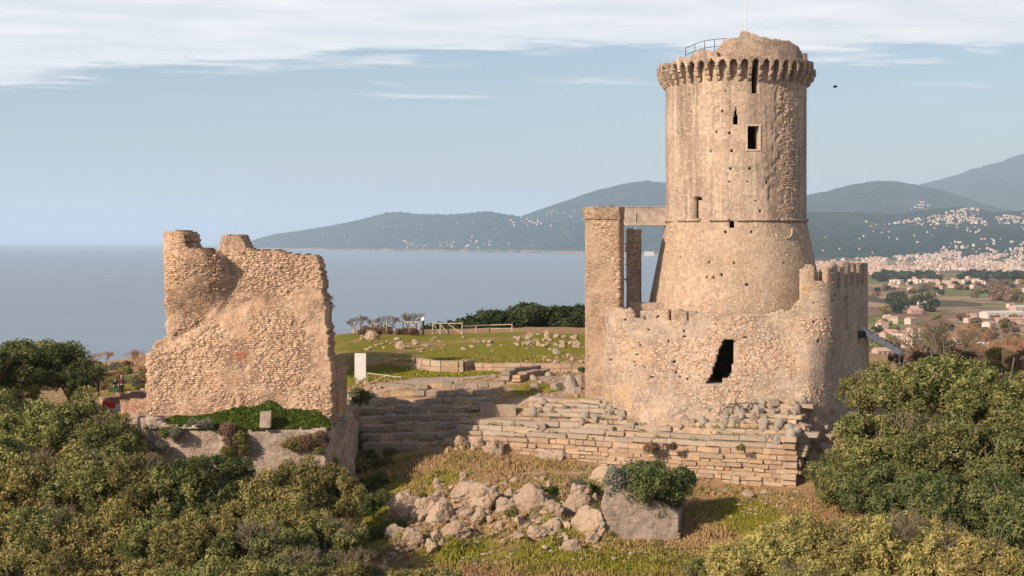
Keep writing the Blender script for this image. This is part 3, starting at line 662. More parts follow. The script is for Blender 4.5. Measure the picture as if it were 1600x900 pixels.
# ------------------------------------------------------------------ curtain wall round the foot of the tower
path = np.array([(8.2,112),(6.6,104),(6.35,98.5),(6.35,96.3),(6.75,95.0),(7.7,94.1),(9.0,93.6),(11,92.9),(13.5,92.3),(16,91.95),(18.5,91.7),(19.6,91.5),(20.6,91.45),(21.3,91.8),(21.75,92.6),(22.6,94.6),(24.6,99.2),(27.15,105),(26.6,106.0),(24,108.5),(20,111)])
def catmull(p, n=12):
    o = []
    for i in range(len(p)-1):
        p0, p1, p2, p3 = p[max(i-1, 0)], p[i], p[i+1], p[min(i+2, len(p)-1)]
        for k in range(n):
            t_ = k/n; o.append(0.5*((2*p1)+(-p0+p2)*t_+(2*p0-5*p1+4*p2-p3)*t_**2+(-p0+3*p1-3*p2+p3)*t_**3))
    o.append(p[-1]); return np.array(o)
pc = catmull(path); seg = np.r_[0, np.cumsum(np.hypot(*np.diff(pc, axis=0).T))]
tang = np.gradient(pc, axis=0); tang /= np.hypot(tang[:, 0], tang[:, 1])[:, None]
def cpath(u): return np.interp(u, seg, pc[:, 0]), np.interp(u, seg, pc[:, 1]), np.interp(u, seg, tang[:, 1]), -np.interp(u, seg, tang[:, 0])
def s_at(x, y): return seg[np.argmin(np.hypot(pc[:, 0]-x, pc[:, 1]-y))]
SC1, SC2 = s_at(21.4, 91.9), s_at(27.1, 105)          # front corner and far corner of the gate turret
STL = s_at(19.15, 91.55)
def flare(u, Z):
    m = sstep(u, s_at(7.2, 94.4), s_at(10, 93.2))*(1-sstep(u, s_at(19.4, 91.5), s_at(21.2, 91.7)))
    low = np.clip((6.8-Z)/6.3, 0, 1.3)
    side = 0.25*np.clip((5-Z)/5, 0, 1.3)
    # the skirt is widest between the two rounded corners
    return m*(2.2*low**1.1) + (1-m)*side + sstep(u, SC1, SC1+2)*0.0
def cfront(U, Z):
    x, y, nx, ny = cpath(U); nx, ny = -nx, -ny
    s = np.sign(nx*(x-AX)+ny*(y-AY)); nx, ny = nx*s, ny*s
    o = flare(U, Z)+0.05*fbm(x, y, Z, 0.5, 3, 70)+0.025*fbm(x, y, Z, 2.6, 3, 71)
    lowr = np.clip((1.9-Z)/1.5, 0, 1); o = o+lowr*0.18*fbm(x, y, Z, 1.9, 3, 72)
    return x+nx*o, y+ny*o, Z
def cback(U, Z):
    x, y, nx, ny = cpath(U); nx, ny = -nx, -ny
    s = np.sign(nx*(x-AX)+ny*(y-AY)); nx, ny = nx*s, ny*s
    th_ = 0.85
    return x-nx*th_, y-ny*th_, Z
ENTR = [(1131,531),(1134,528),(1138,531),(1147.5,531),(1147.5,560),(1144,584),(1143,591),(1131,593),(1128,599.5),(1103.5,599.5),(1106,592),(1113,584),(1116,570),(1119,560),(1123,545),(1129,538)]
SL1 = [(1045.5,483),(1049.5,483),(1049.5,500),(1045.5,500)]; SL2 = [(1073.5,485),(1077.5,485),(1077.5,500),(1073.5,500)]; SL0 = [(992,483),(1000,483),(1000,498),(993,498)]
CPUT = [(961,525),(1007,498),(1028,495),(1069,517),(1070,526),(1164,527),(1209,530),(996,555),(954,562),(992,566),(993,572),(1006,573),(1051,563),(1053,565),(1056,582),(1062,588),(1075,592),(977,500),(1045,534),(1018,590),
        (1271,473),(1271,503),(1279,533),(1013,515),(1000,540),(1040,550),(1060,575),(1082,545),(1190,560),(1140,515),(1302,470),(1304,462)]
def cmask(U, Z):
    fx, fy, _ = cfront(U, Z); px, py = PX(fx, fy), PY(fy, Z); m = np.ones(U.shape, bool)
    fr = (U > s_at(6.4, 98.5)) & (U < SC2+0.2)
    for pl in (ENTR, SL0, SL1, SL2): m &= ~(inpoly(px+(1.5*vn(px/3.0, py/3.0, 0, 8) if pl is ENTR else 0), py, pl) & fr)
    for a, b in CPUT: m &= ~((np.hypot(px-a, py-b) < 2.1) & fr)
    n = fbm(U, 0, 0, 1.3, 3, 77)
    # top line
    front = (U < STL)
    tl = prof([(900,484),(938,481),(985,482),(991,489),(1002,486),(1040,484),(1080,487),(1110,490),(1140,488),(1155,491),(1180,489),(1205,490),(1218,486),(1235,485),(1245,470)])
    top_f = 12+(HY-(tl(px)+1.5*n))/F*np.where(front, fy, 100)
    sg = U-SC1
    merl = np.zeros(U.shape, bool)
    for a, b in ((-2.35, -1.35), (-0.55, 1.55), (2.6, 4.5), (5.9, 7.0), (8.2, 9.1), (10.3, 11.2), (12.0, 14.4)): merl |= (sg > a) & (sg < b)
    zt_ = 10.35+0.25*fbm(U, 0, 0, 2.1, 2, 78); zb_ = np.where(sg < 0, 9.35, 8.85)+0.15*n
    top_t = np.where(merl, zt_, zb_); top_t = np.where(sg > 14.4, 8.6+0.6*n, top_t)
    top = np.where(front, top_f, top_t)
    top = np.where(U < s_at(6.4, 99), 6.9+0.3*n, top)
    # tall slit of the gate turret and the low opening under it
    slit = (sg > 4.45) & (sg < 5.75) & (Z > 5.75) & (Z < 8.15) & (U > SC1)
    return m & (Z < top) & ~slit
cw = empty('curtain_wall', (AX, 93, 0.5), label='low curtain wall with flared foot, ragged doorway and crenellated right turret round the tower', cat='castle wall')
us = np.linspace(0, seg[-1], 460); zs = np.linspace(-1.8, 10.9, 128)
child(link('wall', slab(us, zs, cfront, cback, cmask), M['castle']), cw)
b = MB(); b.add([(7.4,98,6.15),(8.6,95,6.15),(14,93.6,6.15),(19,93,6.15),(20.8,93,6.15),(22.5,97,6.15),(24.5,104,6.15),(20,109,6.15),(9,109,6.15)], [tuple(range(9))])
child(b.build('wall_walk', M['castle']), cw)
# rubble foot filling the toe of the skirt, right of the doorway

t = NT('projecting_stones'); v = t.coord(); tn = t.attr('tint'); f_ = t.noise(v, 14, 3, .7)
c_ = t.mix(t.ramp(tn, 0, .5, smooth=False), (.31,.19,.12), (.47,.31,.205)); c_ = t.mix(t.ramp(tn, .5, 1, smooth=False), c_, (.58,.43,.31))
c_ = t.mix(t.math('MULTIPLY', t.ramp(f_, .35, .5, 1, 0), .5), c_, (.16,.11,.08))
M['facestone'] = t.done(c_, .93, t.bump(f_, .8, .04))
def face_stones(par, front, mask, u0, u1, z0, z1, n, size, seed, dens=None, prot=(.01, .05), uscale=1.0, local=False):
    r_ = np.random.default_rng(seed); u = r_.uniform(u0, u1, n*3); z = r_.uniform(z0, z1, n*3); h = r_.uniform(size*.35, size*.75, n*3); z = np.round(z/(size*.62))*(size*.62)+r_.normal(0, .02, n*3)
    w = r_.uniform(size*.6, size*1.7, n*3); du = w/2/uscale; ok = np.ones(len(u), bool)
    for a in (-1.3, 1.3):
        for b_ in (-1.3, 1.3): ok &= mask(u+a*du, z+b_*h/2)
    if dens is not None: ok &= dens(u*uscale, z) > r_.uniform(0, 1, len(u))
    u, z, w, h = u[ok][:n], z[ok][:n], w[ok][:n], h[ok][:n]; n = len(u)
    st = lambda a, b_: np.stack(front(a, b_), -1)
    p = st(u, z); T_ = st(u+.15/uscale, z)-st(u-.15/uscale, z); B_ = st(u, z+.15)-st(u, z-.15)
    T_ /= np.linalg.norm(T_, axis=1)[:, None]; B_ -= T_*(B_*T_).sum(1)[:, None]; B_ /= np.linalg.norm(B_, axis=1)[:, None]; N_ = np.cross(T_, B_)
    V = []; pr = r_.uniform(*prot, n)
    for q, dpt in ((1.0, -.12), (.86, None)):
        for a, b_ in ((-1, -1), (1, -1), (1, 1), (-1, 1)):
            dd = np.full(n, dpt) if dpt is not None else pr+r_.normal(0, .006, n)
            V.append(p+T_*(a*w/2*q*r_.uniform(.82, 1.05, n))[:, None]+B_*(b_*h/2*q*r_.uniform(.8, 1.05, n))[:, None]+N_*dd[:, None])
    V = np.stack(V, 1).reshape(-1, 3); o8 = np.arange(n)[:, None]*8
    Q = np.concatenate([o8+np.array(f) for f in ((4,5,6,7),(0,1,5,4),(1,2,6,5),(2,3,7,6),(3,0,4,7))])
    o = link('face_stones', npmesh('face_stones', V, Q=Q, attrs={'tint': np.repeat(r_.uniform(0, 1, n), 8)}), M['facestone']); o['kind'] = 'stuff'
    if local: o.parent = par; return o
    return child(o, par)
face_stones(cw, cfront, cmask, s_at(7.2, 94.4), SC1, .6, 7.0, 2600, .215, 3, lambda a, b_: .10+1.3*vn(a*.35, b_*.45, 0, 5)+.4*sstep(a, s_at(15, 92.1), s_at(20, 91.5)), (-.012, .018))
face_stones(cw, cfront, cmask, SC1, SC2, 1.0, 10.0, 700, .22, 4, lambda a, b_: .2+1.0*vn(a*.35, b_*.45, 0, 5), (-.01, .025))
face_stones(tower, tfront, tmask, -1.5, 1.5, 7.0, 13.2, 1300, .20, 5, lambda a, b_: .3+1.2*vn(a*.3, b_*.4, 0, 6), (-.012, .015), 5.8)
face_stones(tower, tfront, tmask, .45, .98, 13.8, 23.2, 520, .20, 6, lambda a, b_: np.exp(-((a/5.05-.66)/.16)**2), (-.01, .035), 5.05)
# ------------------------------------------------------------------ the standing piers and the footbridge
def pier(name, label, x0, x1, D, z0, z1, th, rz, mat, sd, top=None, rag=0.05):
    r = empty(name, ((x0+x1)/2, D, z0), rz, label, 'pier')
    w = x1-x0; us = np.linspace(-w/2, w/2, max(8, int(w/0.1))); zs = lines(0, z1-z0, 0.1)
    def fr(U, Z): 
        e = np.abs(U)/(w/2) 
        return U*(1+0.025*fbm(0, sd, Z, 1.5, 3, sd+2)), -th/2+rag*fbm(U, sd, Z, 1.7, 4, sd), Z
    def bk(U, Z): return U*(1+0.025*fbm(0, sd, Z, 1.5, 3, sd+2)), th/2+rag*fbm(U, sd+5, Z, 1.7, 4, sd), Z
    def mk(U, Z): return Z < (z1-z0)+(0 if top is None else top(U/(w/2)))+0.10*fbm(U, sd, 0, 2.2, 3, sd+9)-0.1
    link('masonry', slab(us, zs, fr, bk, mk), mat, r)
    face_stones(r, fr, mk, -w/2, w/2, 0, z1-z0, int(26*w*(z1-z0)), .2, sd, lambda a, b_: .35+1.2*vn(a*.8, b_*.45, 0, sd), (-.01, .025), local=True)
    return r
p1 = pier('stone_pier', 'tall broad stone pier left of the round tower', 5.28, 7.72, 96.6, 0.3, 14.55, 1.5, R(-17), M['pillar'], 3)
b = MB(); b.box((-0.05, 0, 14.0), (2.72, 1.72, 0.62))
def ragbox(name, mat, parent, c, d, step=0.12, amp=0.06, sd=1):
    """a box with weathered faces"""
    nx, ny, nz = [max(2, int(v/step)) for v in d]; bm = bmesh.new(); bmesh.ops.create_cube(bm, size=1)
    bmesh.ops.subdivide_edges(bm, edges=bm.edges, cuts=max(2, min(22, int(max(d)/step))), use_grid_fill=True)
    co = np.array([v.co for v in bm.verts])*np.array(d)+np.array(c)
    for ax in range(3): co[:, ax] += amp*fbm(co[:, 0]+ax*7, co[:, 1], co[:, 2], 1.8, 4, sd+ax)
    for v, q in zip(bm.verts, co): v.co = q
    me = bpy.data.meshes.new(name); bm.to_mesh(me); bm.free(); return link(name, me, mat, parent)
ragbox('capping', M['pillar'], p1, (-0.06, 0, 13.72), (2.62, 1.66, 0.85), 0.12, 0.13, 12)
p2 = pier('stone_pier', 'narrow stone pier between the broad pier and the tower', 8.35, 9.30, 99.6, 0.3, 13.0, 0.9, R(-14), M['pillar'], 7)
br = empty('footbridge', (9.6, 99.6, 13.5), 0, 'short stone footbridge from the broad pier to the tower shaft', 'bridge')
b = MB(); b.box((0.02, 0.3, 0.45), (3.5, 0.28, 1.12)); b.box((0.02, 0.3, 1.04), (3.6, 0.36, 0.07)); b.build('parapet', M['concrete'], br)
b = MB(); b.box((0.02, 1.0, -0.2), (3.6, 2.0, 0.2)); b.build('deck', M['palewood'], br)
b = MB(); b.tube([(-0.63, 0.1, 0.6), (-0.63, 0.1, -1.4)], 0.03, 6); b.build('stay', M['metal'], br)
sw = empty('low_wall', (9.0, 97.6, 1.0), 0, 'low wall linking the narrow pier to the foot of the tower', 'wall')
ragbox('masonry', M['castle'], sw, (0.55, 0.0, 3.35), (2.6, 1.0, 6.7), 0.25, 0.08, 31)

# ------------------------------------------------------------------ metal stair on the right of the gate turret
st = empty('metal_ramp', (26.4, 100.5, 0), 0, 'pale metal ramp sloping down from the shaded side of the gate turret', 'ramp')
def W2(px, py, D): return P(px, py, D)-Vector((26.4, 100.5, 0))
a_, b2 = W2(1347, 517, 103), W2(1408, 553, 103)
for k in range(5):
    q0 = a_.lerp(b2, k/5+0.008); q1 = a_.lerp(b2, (k+1)/5-0.012)
    mb = MB(); dv = (q1-q0); ln = dv.length; ang = math.atan2(dv.z, dv.x)
    mb.box((q0+q1)/2+Vector((0, 0, .06)), (ln, 0.08, 0.42), M=Matrix.Rotation(-ang, 3, 'Y')); mb.build('side_panel', M['galv'], st)
for k in range(9):
    q = a_.lerp(b2, (k+.5)/9); mb = MB(); mb.box(q+Vector((0.35, 0.9, 0.12)), (0.34, 1.5, 0.06)); mb.build('tread', M['darkmetal'], st)
mb = MB(); mb.box(W2(1331, 522, 101.6), (1.7, 1.6, 0.5)); mb.build('landing', M['darkmetal'], st)
mb = MB(); mb.tube([W2(1349, 497, 104), W2(1362, 497, 104), W2(1396, 531, 104)], 0.03, 6); mb.build('handrail', M['palewood'], st)
mb = MB(); mb.tube([W2(1405, 551, 103)-Vector((0, 0, 2.6)), W2(1405, 551, 103)], 0.06, 6); mb.build('support', M['metal'], st)

# ------------------------------------------------------------------ ruined building on the left
XL = lambda px, D=88.0: (px-HX)/F*D
def rpix(U, Z, D=88.0): return HX+F*U/D, HY-F*(Z-CZ)/D
RPOLY = [(232,668),(231,552),(236,549),(243,536),(252,533),(256,527),(261,526),(260.5,362),(270,361),(294,362),(297,366),(301,384),(306,387),(322,388),(328,393),(333,402),(338,404),
         (341,396),(343,376),(347,369),(352,367),(372,366),(377,369),(380,377),(386,387),(392,390),(410,391),(436,392),(443,395),(447,397),(492,399),(498,403),(500,420),(504,440),(505,462),(509,480),(511,505),(515,530),(517,560),(521,582),(521,668)]
def rmask(U, Z):
    px, py = rpix(U, Z); j = 2.2
    return inpoly(px+j*vn(px/5.0, py/5.0, 0, 3), py+j*vn(px/5.0, py/5.0, 4, 7), RPOLY)
TCX, TR = XL(308), XL(362)-XL(308)+0.03
def rfront(U, Z):
    px, py = rpix(U, Z)
    o = 0.02*fbm(U, 0, Z, 0.5, 3, 80)+0.05*fbm(U, 0, Z, 3.6, 3, 81)
    # battered lower mass
    ledge = 470+55*sstep(px, 360, 262)*1.0
    low = sstep(py, ledge+10*vn(px/20, 0, 0, 3), ledge+26)
    bat = 0.25+0.004*np.maximum(0, py-ledge)
    o = o+low*bat
    # broken round turret on the left
    dx = (U-TCX)/TR; tur = np.sqrt(np.clip(1-dx*dx, 0, 1))*TR*0.78
    cut = sstep(py, 505-0.62*np.clip(px-300, 0, 60)*0+0, 520)      # ends low on the left
    endl = prof([(255,530),(300,512),(330,500),(350,480),(358,462),(366,430),(372,410)])(px)
    upl = prof([(255,340),(300,372),(324,388),(336,402),(350,418),(360,440),(366,470)])(px)
    w = (1-sstep(py, endl-8, endl+6))*(py > upl-14)*(np.abs(dx) < 1)
    o = o+tur*w*(0.12+0.88*(1-sstep(py, 395, np.maximum(endl, 440))))
    return U, 88.0-o, Z
def rback(U, Z):
    t_ = 2.6+2.4*sstep(6.5-Z, 0, 3)*0+0.25*fbm(U, 0, Z, 0.7, 3, 85)
    return U, 88.0+t_, Z
ru = empty('ruined_building', (XL(380), 88, 0.3), 0, 'tall ruined rubble building with broken top and round turret stump on the left terrace', 'ruin')
us = lines(XL(226), XL(526), 0.095); zs = lines(CZ+(HY-668)/F*88, CZ+(HY-357)/F*88, 0.095)
child(link('wall', slab(us, zs, rfront, rback, rmask), M['ruin']), ru)
face_stones(ru, rfront, rmask, XL(234), XL(520), -.2, 12.6, 5600, .205, 9, lambda a, b_: .30+1.3*vn(a*.4, b_*.5, 0, 5)+.4*sstep(a, -17, -14), (-.01, .03))
# lower side range running back, seen in shade
def sidewall(name, par, mat, x0, y0, x1, y1, z0, topf, th=0.9, sd=1, step=0.13, rag=0.08):
    L_ = math.hypot(x1-x0, y1-y0); dx, dy = (x1-x0)/L_, (y1-y0)/L_; nx, ny = dy, -dx
    zmax = float(np.max(topf(np.linspace(0, 1, 60))))+0.4
    us = lines(0, L_, step); zs = lines(z0, zmax, step)
    def fr(U, Z): o = rag*fbm(U, sd, Z, 0.9, 4, sd)*1.6; return x0+dx*U+nx*o, y0+dy*U+ny*o, Z
    def bk(U, Z): o = -th+rag*fbm(U, sd, Z, 0.9, 3, sd+3); return x0+dx*U+nx*o, y0+dy*U+ny*o, Z
    o = link(name, slab(us, zs, fr, bk, lambda U, Z: Z < topf(U/L_)+0.22*fbm(U, sd, 0, 1.7, 4, sd+7)), mat); return child(o, par) if par else o
sidewall('side_wall', ru, M['ruin'], XL(519), 87.6, XL(543, 94), 94.0, 0.0, lambda t_: 3.9-0.3*t_, 1.2, 5)
sidewall('rear_wall', ru, M['ruin'], XL(500), 90.4, XL(505, 103), 103, -1.0, lambda t_: 7.6-5.2*t_, 1.5, 6)  # unseen wall added behind the ruin for the shadow it casts
# red brick patch set in the wall
b = MB()
for r_ in range(4):
    for c_ in range(4):
        w_ = 0.15; b.box((XL(371)+c_*0.17+(r_ % 2)*0.05, 87.36+0.0*r_, CZ+(HY-558)/F*88+r_*0.09), (w_, 0.12, 0.075))
o = b.build('brick_patch', M['brick']); 
_x, _y, _z = rfront(np.array([XL(378)]), np.array([CZ+(HY-552)/F*88])); o.location.y = float(_y[0])-87.36; child(o, ru)

# ------------------------------------------------------------------ terrace under the ruin
te = empty('terrace_wall', (XL(400, 86), 86, -2), 0, 'rubble retaining wall of the terrace under the left ruin', 'retaining wall')
tp = lambda pts: (lambda t_: np.interp(t_, [a for a, _ in pts], [b for _, b in pts]))
sidewall('front_wall', te, M['retain'], XL(232, 85.9), 85.9, XL(510, 85.5), 85.5, -7.0, tp([(0, .95), (.12, .6), (.3, .40), (.44, .35), (.5, .30), (.6, .28), (1, .36)]), 1.0, 21)
sidewall('corner_wall', te, M['retain'], XL(510, 85.5), 85.52, XL(553, 91), 91.0, -7.0, lambda t_: 0.40+0*t_, 1.0, 22)
sidewall('rear_wall', te, M['retain'], XL(553, 91), 91.0, XL(560, 99), 99.0, -7.0, lambda t_: 0.35-1.4*t_, 1.0, 23)
sidewall('left_wall', te, M['retain'], XL(203, 93), 93.0, XL(232, 85.9), 85.92, -7.0, tp([(0, .2), (.4, .7), (.7, .6), (1, 1.1)]), 1.0, 24)
b = MB(); tw = [(XL(206, 92.5), 93.6), (XL(236, 86.3), 86.4), (XL(508, 85.6), 86.0), (XL(548, 90.6), 90.8), (XL(552, 97), 97), (XL(225, 98), 98)]
b.add([(x, y, 0.30 if i not in (3, 4) else 0.18) for i, (x, y) in enumerate(tw)]+[(x, y, -7) for x, y in tw], [tuple(range(6))]+[(i, (i+1) % 6, 6+(i+1) % 6, 6+i) for i in range(6)])
child(b.build('terrace_fill', M['earth']), te)
def bankz(px, t_): return 0.30+t_*prof([(225,.2),(250,.45),(275,.7),(300,.65),(345,.85),(380,1.15),(400,1.1),(425,1.2),(445,.9),(470,.95),(500,.6),(518,.1)])(px)
bp, bt = np.meshgrid(np.linspace(225, 518, 90), np.linspace(0, 1, 10), indexing='ij'); bD = 85.75+bt*1.25
child(link('bank', npmesh('bank', np.stack([(bp-HX)/F*bD, bD, bankz(bp, bt)+.06*vn(bp/8, bt*3, 0, 2)*bt], -1).reshape(-1, 3), Q=gridq(90, 10)), M['ground']), te)
for px_, y0, y1, w_ in ((416, 646, 664, 17),):
    D = 85.4; ragbox('wall_stump', M['retain'], None, (XL(px_, D), D, CZ+(HY-(y0+y1)/2)/F*D), (w_/F*D, 0.7, (y1-y0)/F*D+.2), 0.12, 0.09, px_)
    child(bpy.context.scene.collection.objects[-1], te)

# ------------------------------------------------------------------ stone blocks
def worn_block(seed):
    rs = random.Random(seed); bm = bmesh.new(); bmesh.ops.create_cube(bm, size=1)
    for v in bm.verts: v.co += Vector([rs.uniform(-.035, .035) for _ in range(3)])
    bmesh.ops.bevel(bm, geom=bm.edges[:]+bm.verts[:], offset=0.04, segments=1, affect='EDGES', clamp_overlap=True)
    for v in bm.verts: v.co += Vector([rs.uniform(-.02, .02) for _ in range(3)])
    me = bpy.data.meshes.new('stone'); bm.to_mesh(me); bm.free(); return me
def rough_rock(seed, sub=2, cuts=5, flat=0.9):
    rs = random.Random(seed); bm = bmesh.new(); bmesh.ops.create_icosphere(bm, subdivisions=sub, radius=0.62)
    co = np.array([v.co for v in bm.verts])
    for _ in range(cuts):
        n = np.array([rs.gauss(0, 1), rs.gauss(0, 1), rs.gauss(0, 1)*0.8]); n /= np.linalg.norm(n); dd = rs.uniform(.32, .46)
        k = co @ n; co = np.where((k > dd)[:, None], co-np.outer(k-dd, n)*0.85, co)
    if sub > 2:   # craggy: ledges, hollows and cracks
        f = 1+0.30*fbm(co[:, 0]+seed, co[:, 1], co[:, 2], 2.4, 2, seed)-0.34*np.abs(fbm(co[:, 0], co[:, 1]+seed, co[:, 2]*1.5, 3.3, 4, seed+5, .62))+0.05*fbm(co[:, 0], co[:, 1], co[:, 2], 13, 2, seed)
    else: f = 1+0.16*fbm(co[:, 0]+seed, co[:, 1], co[:, 2], 3.0, 3, seed)
    co = co*f[:, None]; co /= (np.abs(co).max(0)*2)
    for v, q in zip(bm.verts, co): v.co = q
    me = bpy.data.meshes.new('rock'); bm.to_mesh(me); bm.free(); return me
BLK = [worn_block(s) for s in range(10)]; STP = [worn_block(50+s) for s in range(6)]; LED = [worn_block(80+s) for s in range(8)]
for m_ in BLK: m_.materials.append(M['block'])
for m_ in STP: m_.materials.append(M['step'])
for m_ in LED: m_.materials.append(M['ledge'])
RCK = [rough_rock(s, 4, 5) for s in range(9)]
for m_ in RCK: m_.materials.append(M['rock'])
GRK = [rough_rock(100+s, 2, 10) for s in range(8)]+[worn_block(140+s) for s in range(4)]
for m_ in GRK: m_.materials.append(M['greyrock'])
NST = [0]
def stone(par, meshes, loc, dim, rz, tilt=0.0, rs=random):
    o = bpy.data.objects.new('stone', rs.choice(meshes)); COL.objects.link(o)
    o.parent = par; o.location = Vector(loc)-par.location; o.scale = dim; o.rotation_euler = (rs.uniform(-tilt, tilt), rs.uniform(-tilt, tilt), rz); NST[0] += 1
    return o
def coursed(name, label, meshes, A, B, ztopA, ztopB, n, h, setback, w=(.55, 1.15), seed=1, skip=0.0, coremat='earth', depth=0.9, coreback=3.0, base=None, cat='ancient wall', nled=0):
    """dry stone courses of separate blocks from A to B (top course first), over a recessed earth core"""
    rs = random.Random(seed); A = Vector((*A, 0)); B = Vector((*B, 0)); L_ = (B-A).length; d_ = (B-A)/L_; nn = Vector((d_.y, -d_.x, 0)); rz = math.atan2(d_.y, d_.x)
    hs = h if isinstance(h, (list, tuple)) else [h]*n; n = len(hs); cum = [sum(hs[:k]) for k in range(n+1)]
    par = empty(name, ((A.x+B.x)/2, (A.y+B.y)/2, min(ztopA, ztopB)-cum[n]), 0, label, cat)
    for k in range(n):
        h = hs[k]; s = rs.uniform(-.4, 0); sb = setback(n-1-k) if callable(setback) else setback*(n-1-k)
        while s < L_:
            wd = rs.uniform(*w)*(1.7 if k < nled else 1)*(1.5 if rs.random() < .15 else 1)*(0.75+h); mid = s+wd/2; t_ = min(1, max(0, mid/L_))
            zt_ = ztopA+(ztopB-ztopA)*t_-cum[k]+0.05*vn(s*.5, k*.3, 0, seed)
            p = A+d_*mid
            g_ = gz(p.x, p.y-0.2) if base is None else base
            if mid < L_ and zt_ > g_-0.1 and not (k == 0 and rs.random() < skip) and not (k == 1 and rs.random() < skip*0.3):
                off = sb - rs.uniform(-.09, .09); q = p-nn*(off+depth/2)
                dz_ = 0 if rs.random() > .15 else rs.uniform(.03, .12)
                stone(par, LED if (k < nled) else meshes, (q.x, q.y, zt_-h/2+rs.uniform(-.02, .02)-dz_/2), (wd-rs.uniform(.0, .06), depth*rs.uniform(.85, 1.05), h-rs.uniform(.0, .045)-dz_), rz+rs.uniform(-.05, .05), 0.03, rs)
            s += wd
    SURF.append((A, d_, nn, L_, ztopA, ztopB, cum, setback if callable(setback) else (lambda j, q=setback: q*j), n, coreback))
    # core
    b = MB(); t0 = setback(n-1) if callable(setback) else setback*(n-1)
    for k in range(n):
        sb = (setback(n-1-k) if callable(setback) else setback*(n-1-k))+0.16
        a0 = A-nn*sb; a1 = B-nn*sb; c0 = A-nn*(t0+coreback); c1 = B-nn*(t0+coreback)
        zA = ztopA-cum[k]-0.07-0.003*k; zB = ztopB-cum[k]-0.07-0.003*k; lo = -1.3*hs[k]
        a0 = a0+d_*(0.12+0.01*k); c0 = c0+d_*(0.12+0.01*k); a1 = a1-d_*(0.12+0.01*k); c1 = c1-d_*(0.12+0.01*k)
        if k == n-1: lo = -3.2
        b.add([(a0.x, a0.y, zA), (a1.x, a1.y, zB), (c1.x, c1.y, zB), (c0.x, c0.y, zA), (a0.x, a0.y, zA+lo), (a1.x, a1.y, zB+lo), (c1.x, c1.y, zB+lo), (c0.x, c0.y, zA+lo)],
              [(0, 1, 2, 3), (7, 6, 5, 4), (0, 4, 5, 1), (1, 5, 6, 2), (2, 6, 7, 3), (3, 7, 4, 0)])
    o = b.build('earth_core', M[coremat]); child(o, par); return par
X_ = lambda px, D: (px-HX)/F*D
SURF = []
def surf(x, y):
    """ground or the top of the courses, whichever is higher"""
    z = ter(x, y)
    for A, d_, nn, L_, za, zb, cum, sb, n, cb in SURF:
        dx, dy = x-A.x, y-A.y; s = dx*d_.x+dy*d_.y; b = -(dx*nn.x+dy*nn.y); t_ = np.clip(s/L_, 0, 1); top = za+(zb-za)*t_
        for j in range(n):
            z = np.where((s > 0.1) & (s < L_-.1) & (b > sb(j)+.1) & (b < sb(n-1)+cb-.1), np.maximum(z, top-cum[n-1-j]), z)
    return z
def GL(px, py, d0=83.0, d1=104.0):
    D = np.arange(d0, d1, 0.06); x = (px-HX)/F*D; k = np.nonzero(CZ+(HY-py)/F*D <= surf(x, D))[0]; k = k[0] if len(k) else len(D)-1
    return Vector((x[k], D[k], float(surf(x[k:k+1], D[k:k+1])[0])))
LW = coursed('stepped_wall', 'long lower ashlar wall of pale blocks across the slope, highest at its right end', BLK, (X_(707, 95), 95), (X_(1245, 85), 85), -0.38, 0.02, 11, [.36, .33, .32, .33, .28, .25, .27, .24, .27, .28, .3],
             lambda j: 0.03*j+.36*max(0, j-6), (.38, 1.05), 3, 0.22, coreback=2.9, nled=3)
# its return at the right-hand corner
LR = coursed('stepped_wall', 'short return of the ashlar wall at its right corner, in shade', BLK, (X_(1246, 85)+.05, 85.1), (X_(1262, 90.5), 90.5), -0.10, 0.2, 8, 0.38, 0.02, (.6, 1.1), 5, 0.3, coreback=0.5, base=-3.6)
UW = coursed('stepped_wall', 'upper flight of low weathered block courses rising from the platform to the castle foot', BLK, (X_(811, 95.6), 95.6), (X_(1240, 86.7), 86.7), 0.92, 1.58, 6, [.29, .27, .30, .28, .29, .27],
             lambda j: 0.30*j+(.35 if j > 1 else 0)+(.3 if j > 3 else 0), (.6, 1.5), 8, 0.3, coreback=1.0, base=-2, nled=4, depth=1.0)
# theatre-like flight in the shade
def flight(label, rows, seed):
    rs = random.Random(seed); par = empty('stepped_ruin', (-6, 106, -2), 0, label, 'ancient steps')
    cb = MB()
    for k, (x0, x1, D0, D1, z0, z1) in enumerate(rows):
        A = Vector((X_(x0, D0), D0, 0)); B = Vector((X_(x1, D1), D1, 0)); L_ = (B-A).length; d_ = (B-A)/L_; nn = Vector((d_.y, -d_.x, 0)); rz = math.atan2(d_.y, d_.x); s = 0
        while s < L_:
            wd = rs.uniform(.7, 1.7); t_ = (s+wd/2)/L_; q = A+d_*(s+wd/2)-nn*(.55+rs.uniform(-.08, .12)); zt_ = z0+(z1-z0)*t_
            if rs.random() > 0.13: hh_ = rs.uniform(.30, .50); stone(par, STP, (q.x, q.y, zt_-.22+rs.uniform(-.10, .05)), (wd-rs.uniform(.03, .2), rs.uniform(.8, 1.2), hh_), rz+rs.uniform(-.09, .09), 0.06, rs)
            s += wd
        a0 = A-nn*.25; a1 = B-nn*.25; c0 = A-nn*3.2; c1 = B-nn*3.2
        cb.add([(a0.x, a0.y, z0-.12), (a1.x, a1.y, z1-.12), (c1.x, c1.y, z1-.12), (c0.x, c0.y, z0-.12), (a0.x, a0.y, z0-1.6), (a1.x, a1.y, z1-1.6), (c1.x, c1.y, z1-1.6), (c0.x, c0.y, z0-1.6)],
               [(0, 1, 2, 3), (0, 4, 5, 1), (1, 5, 6, 2), (2, 6, 7, 3), (3, 7, 4, 0)])
    child(cb.build('earth_core', M['earth']), par)
    return par
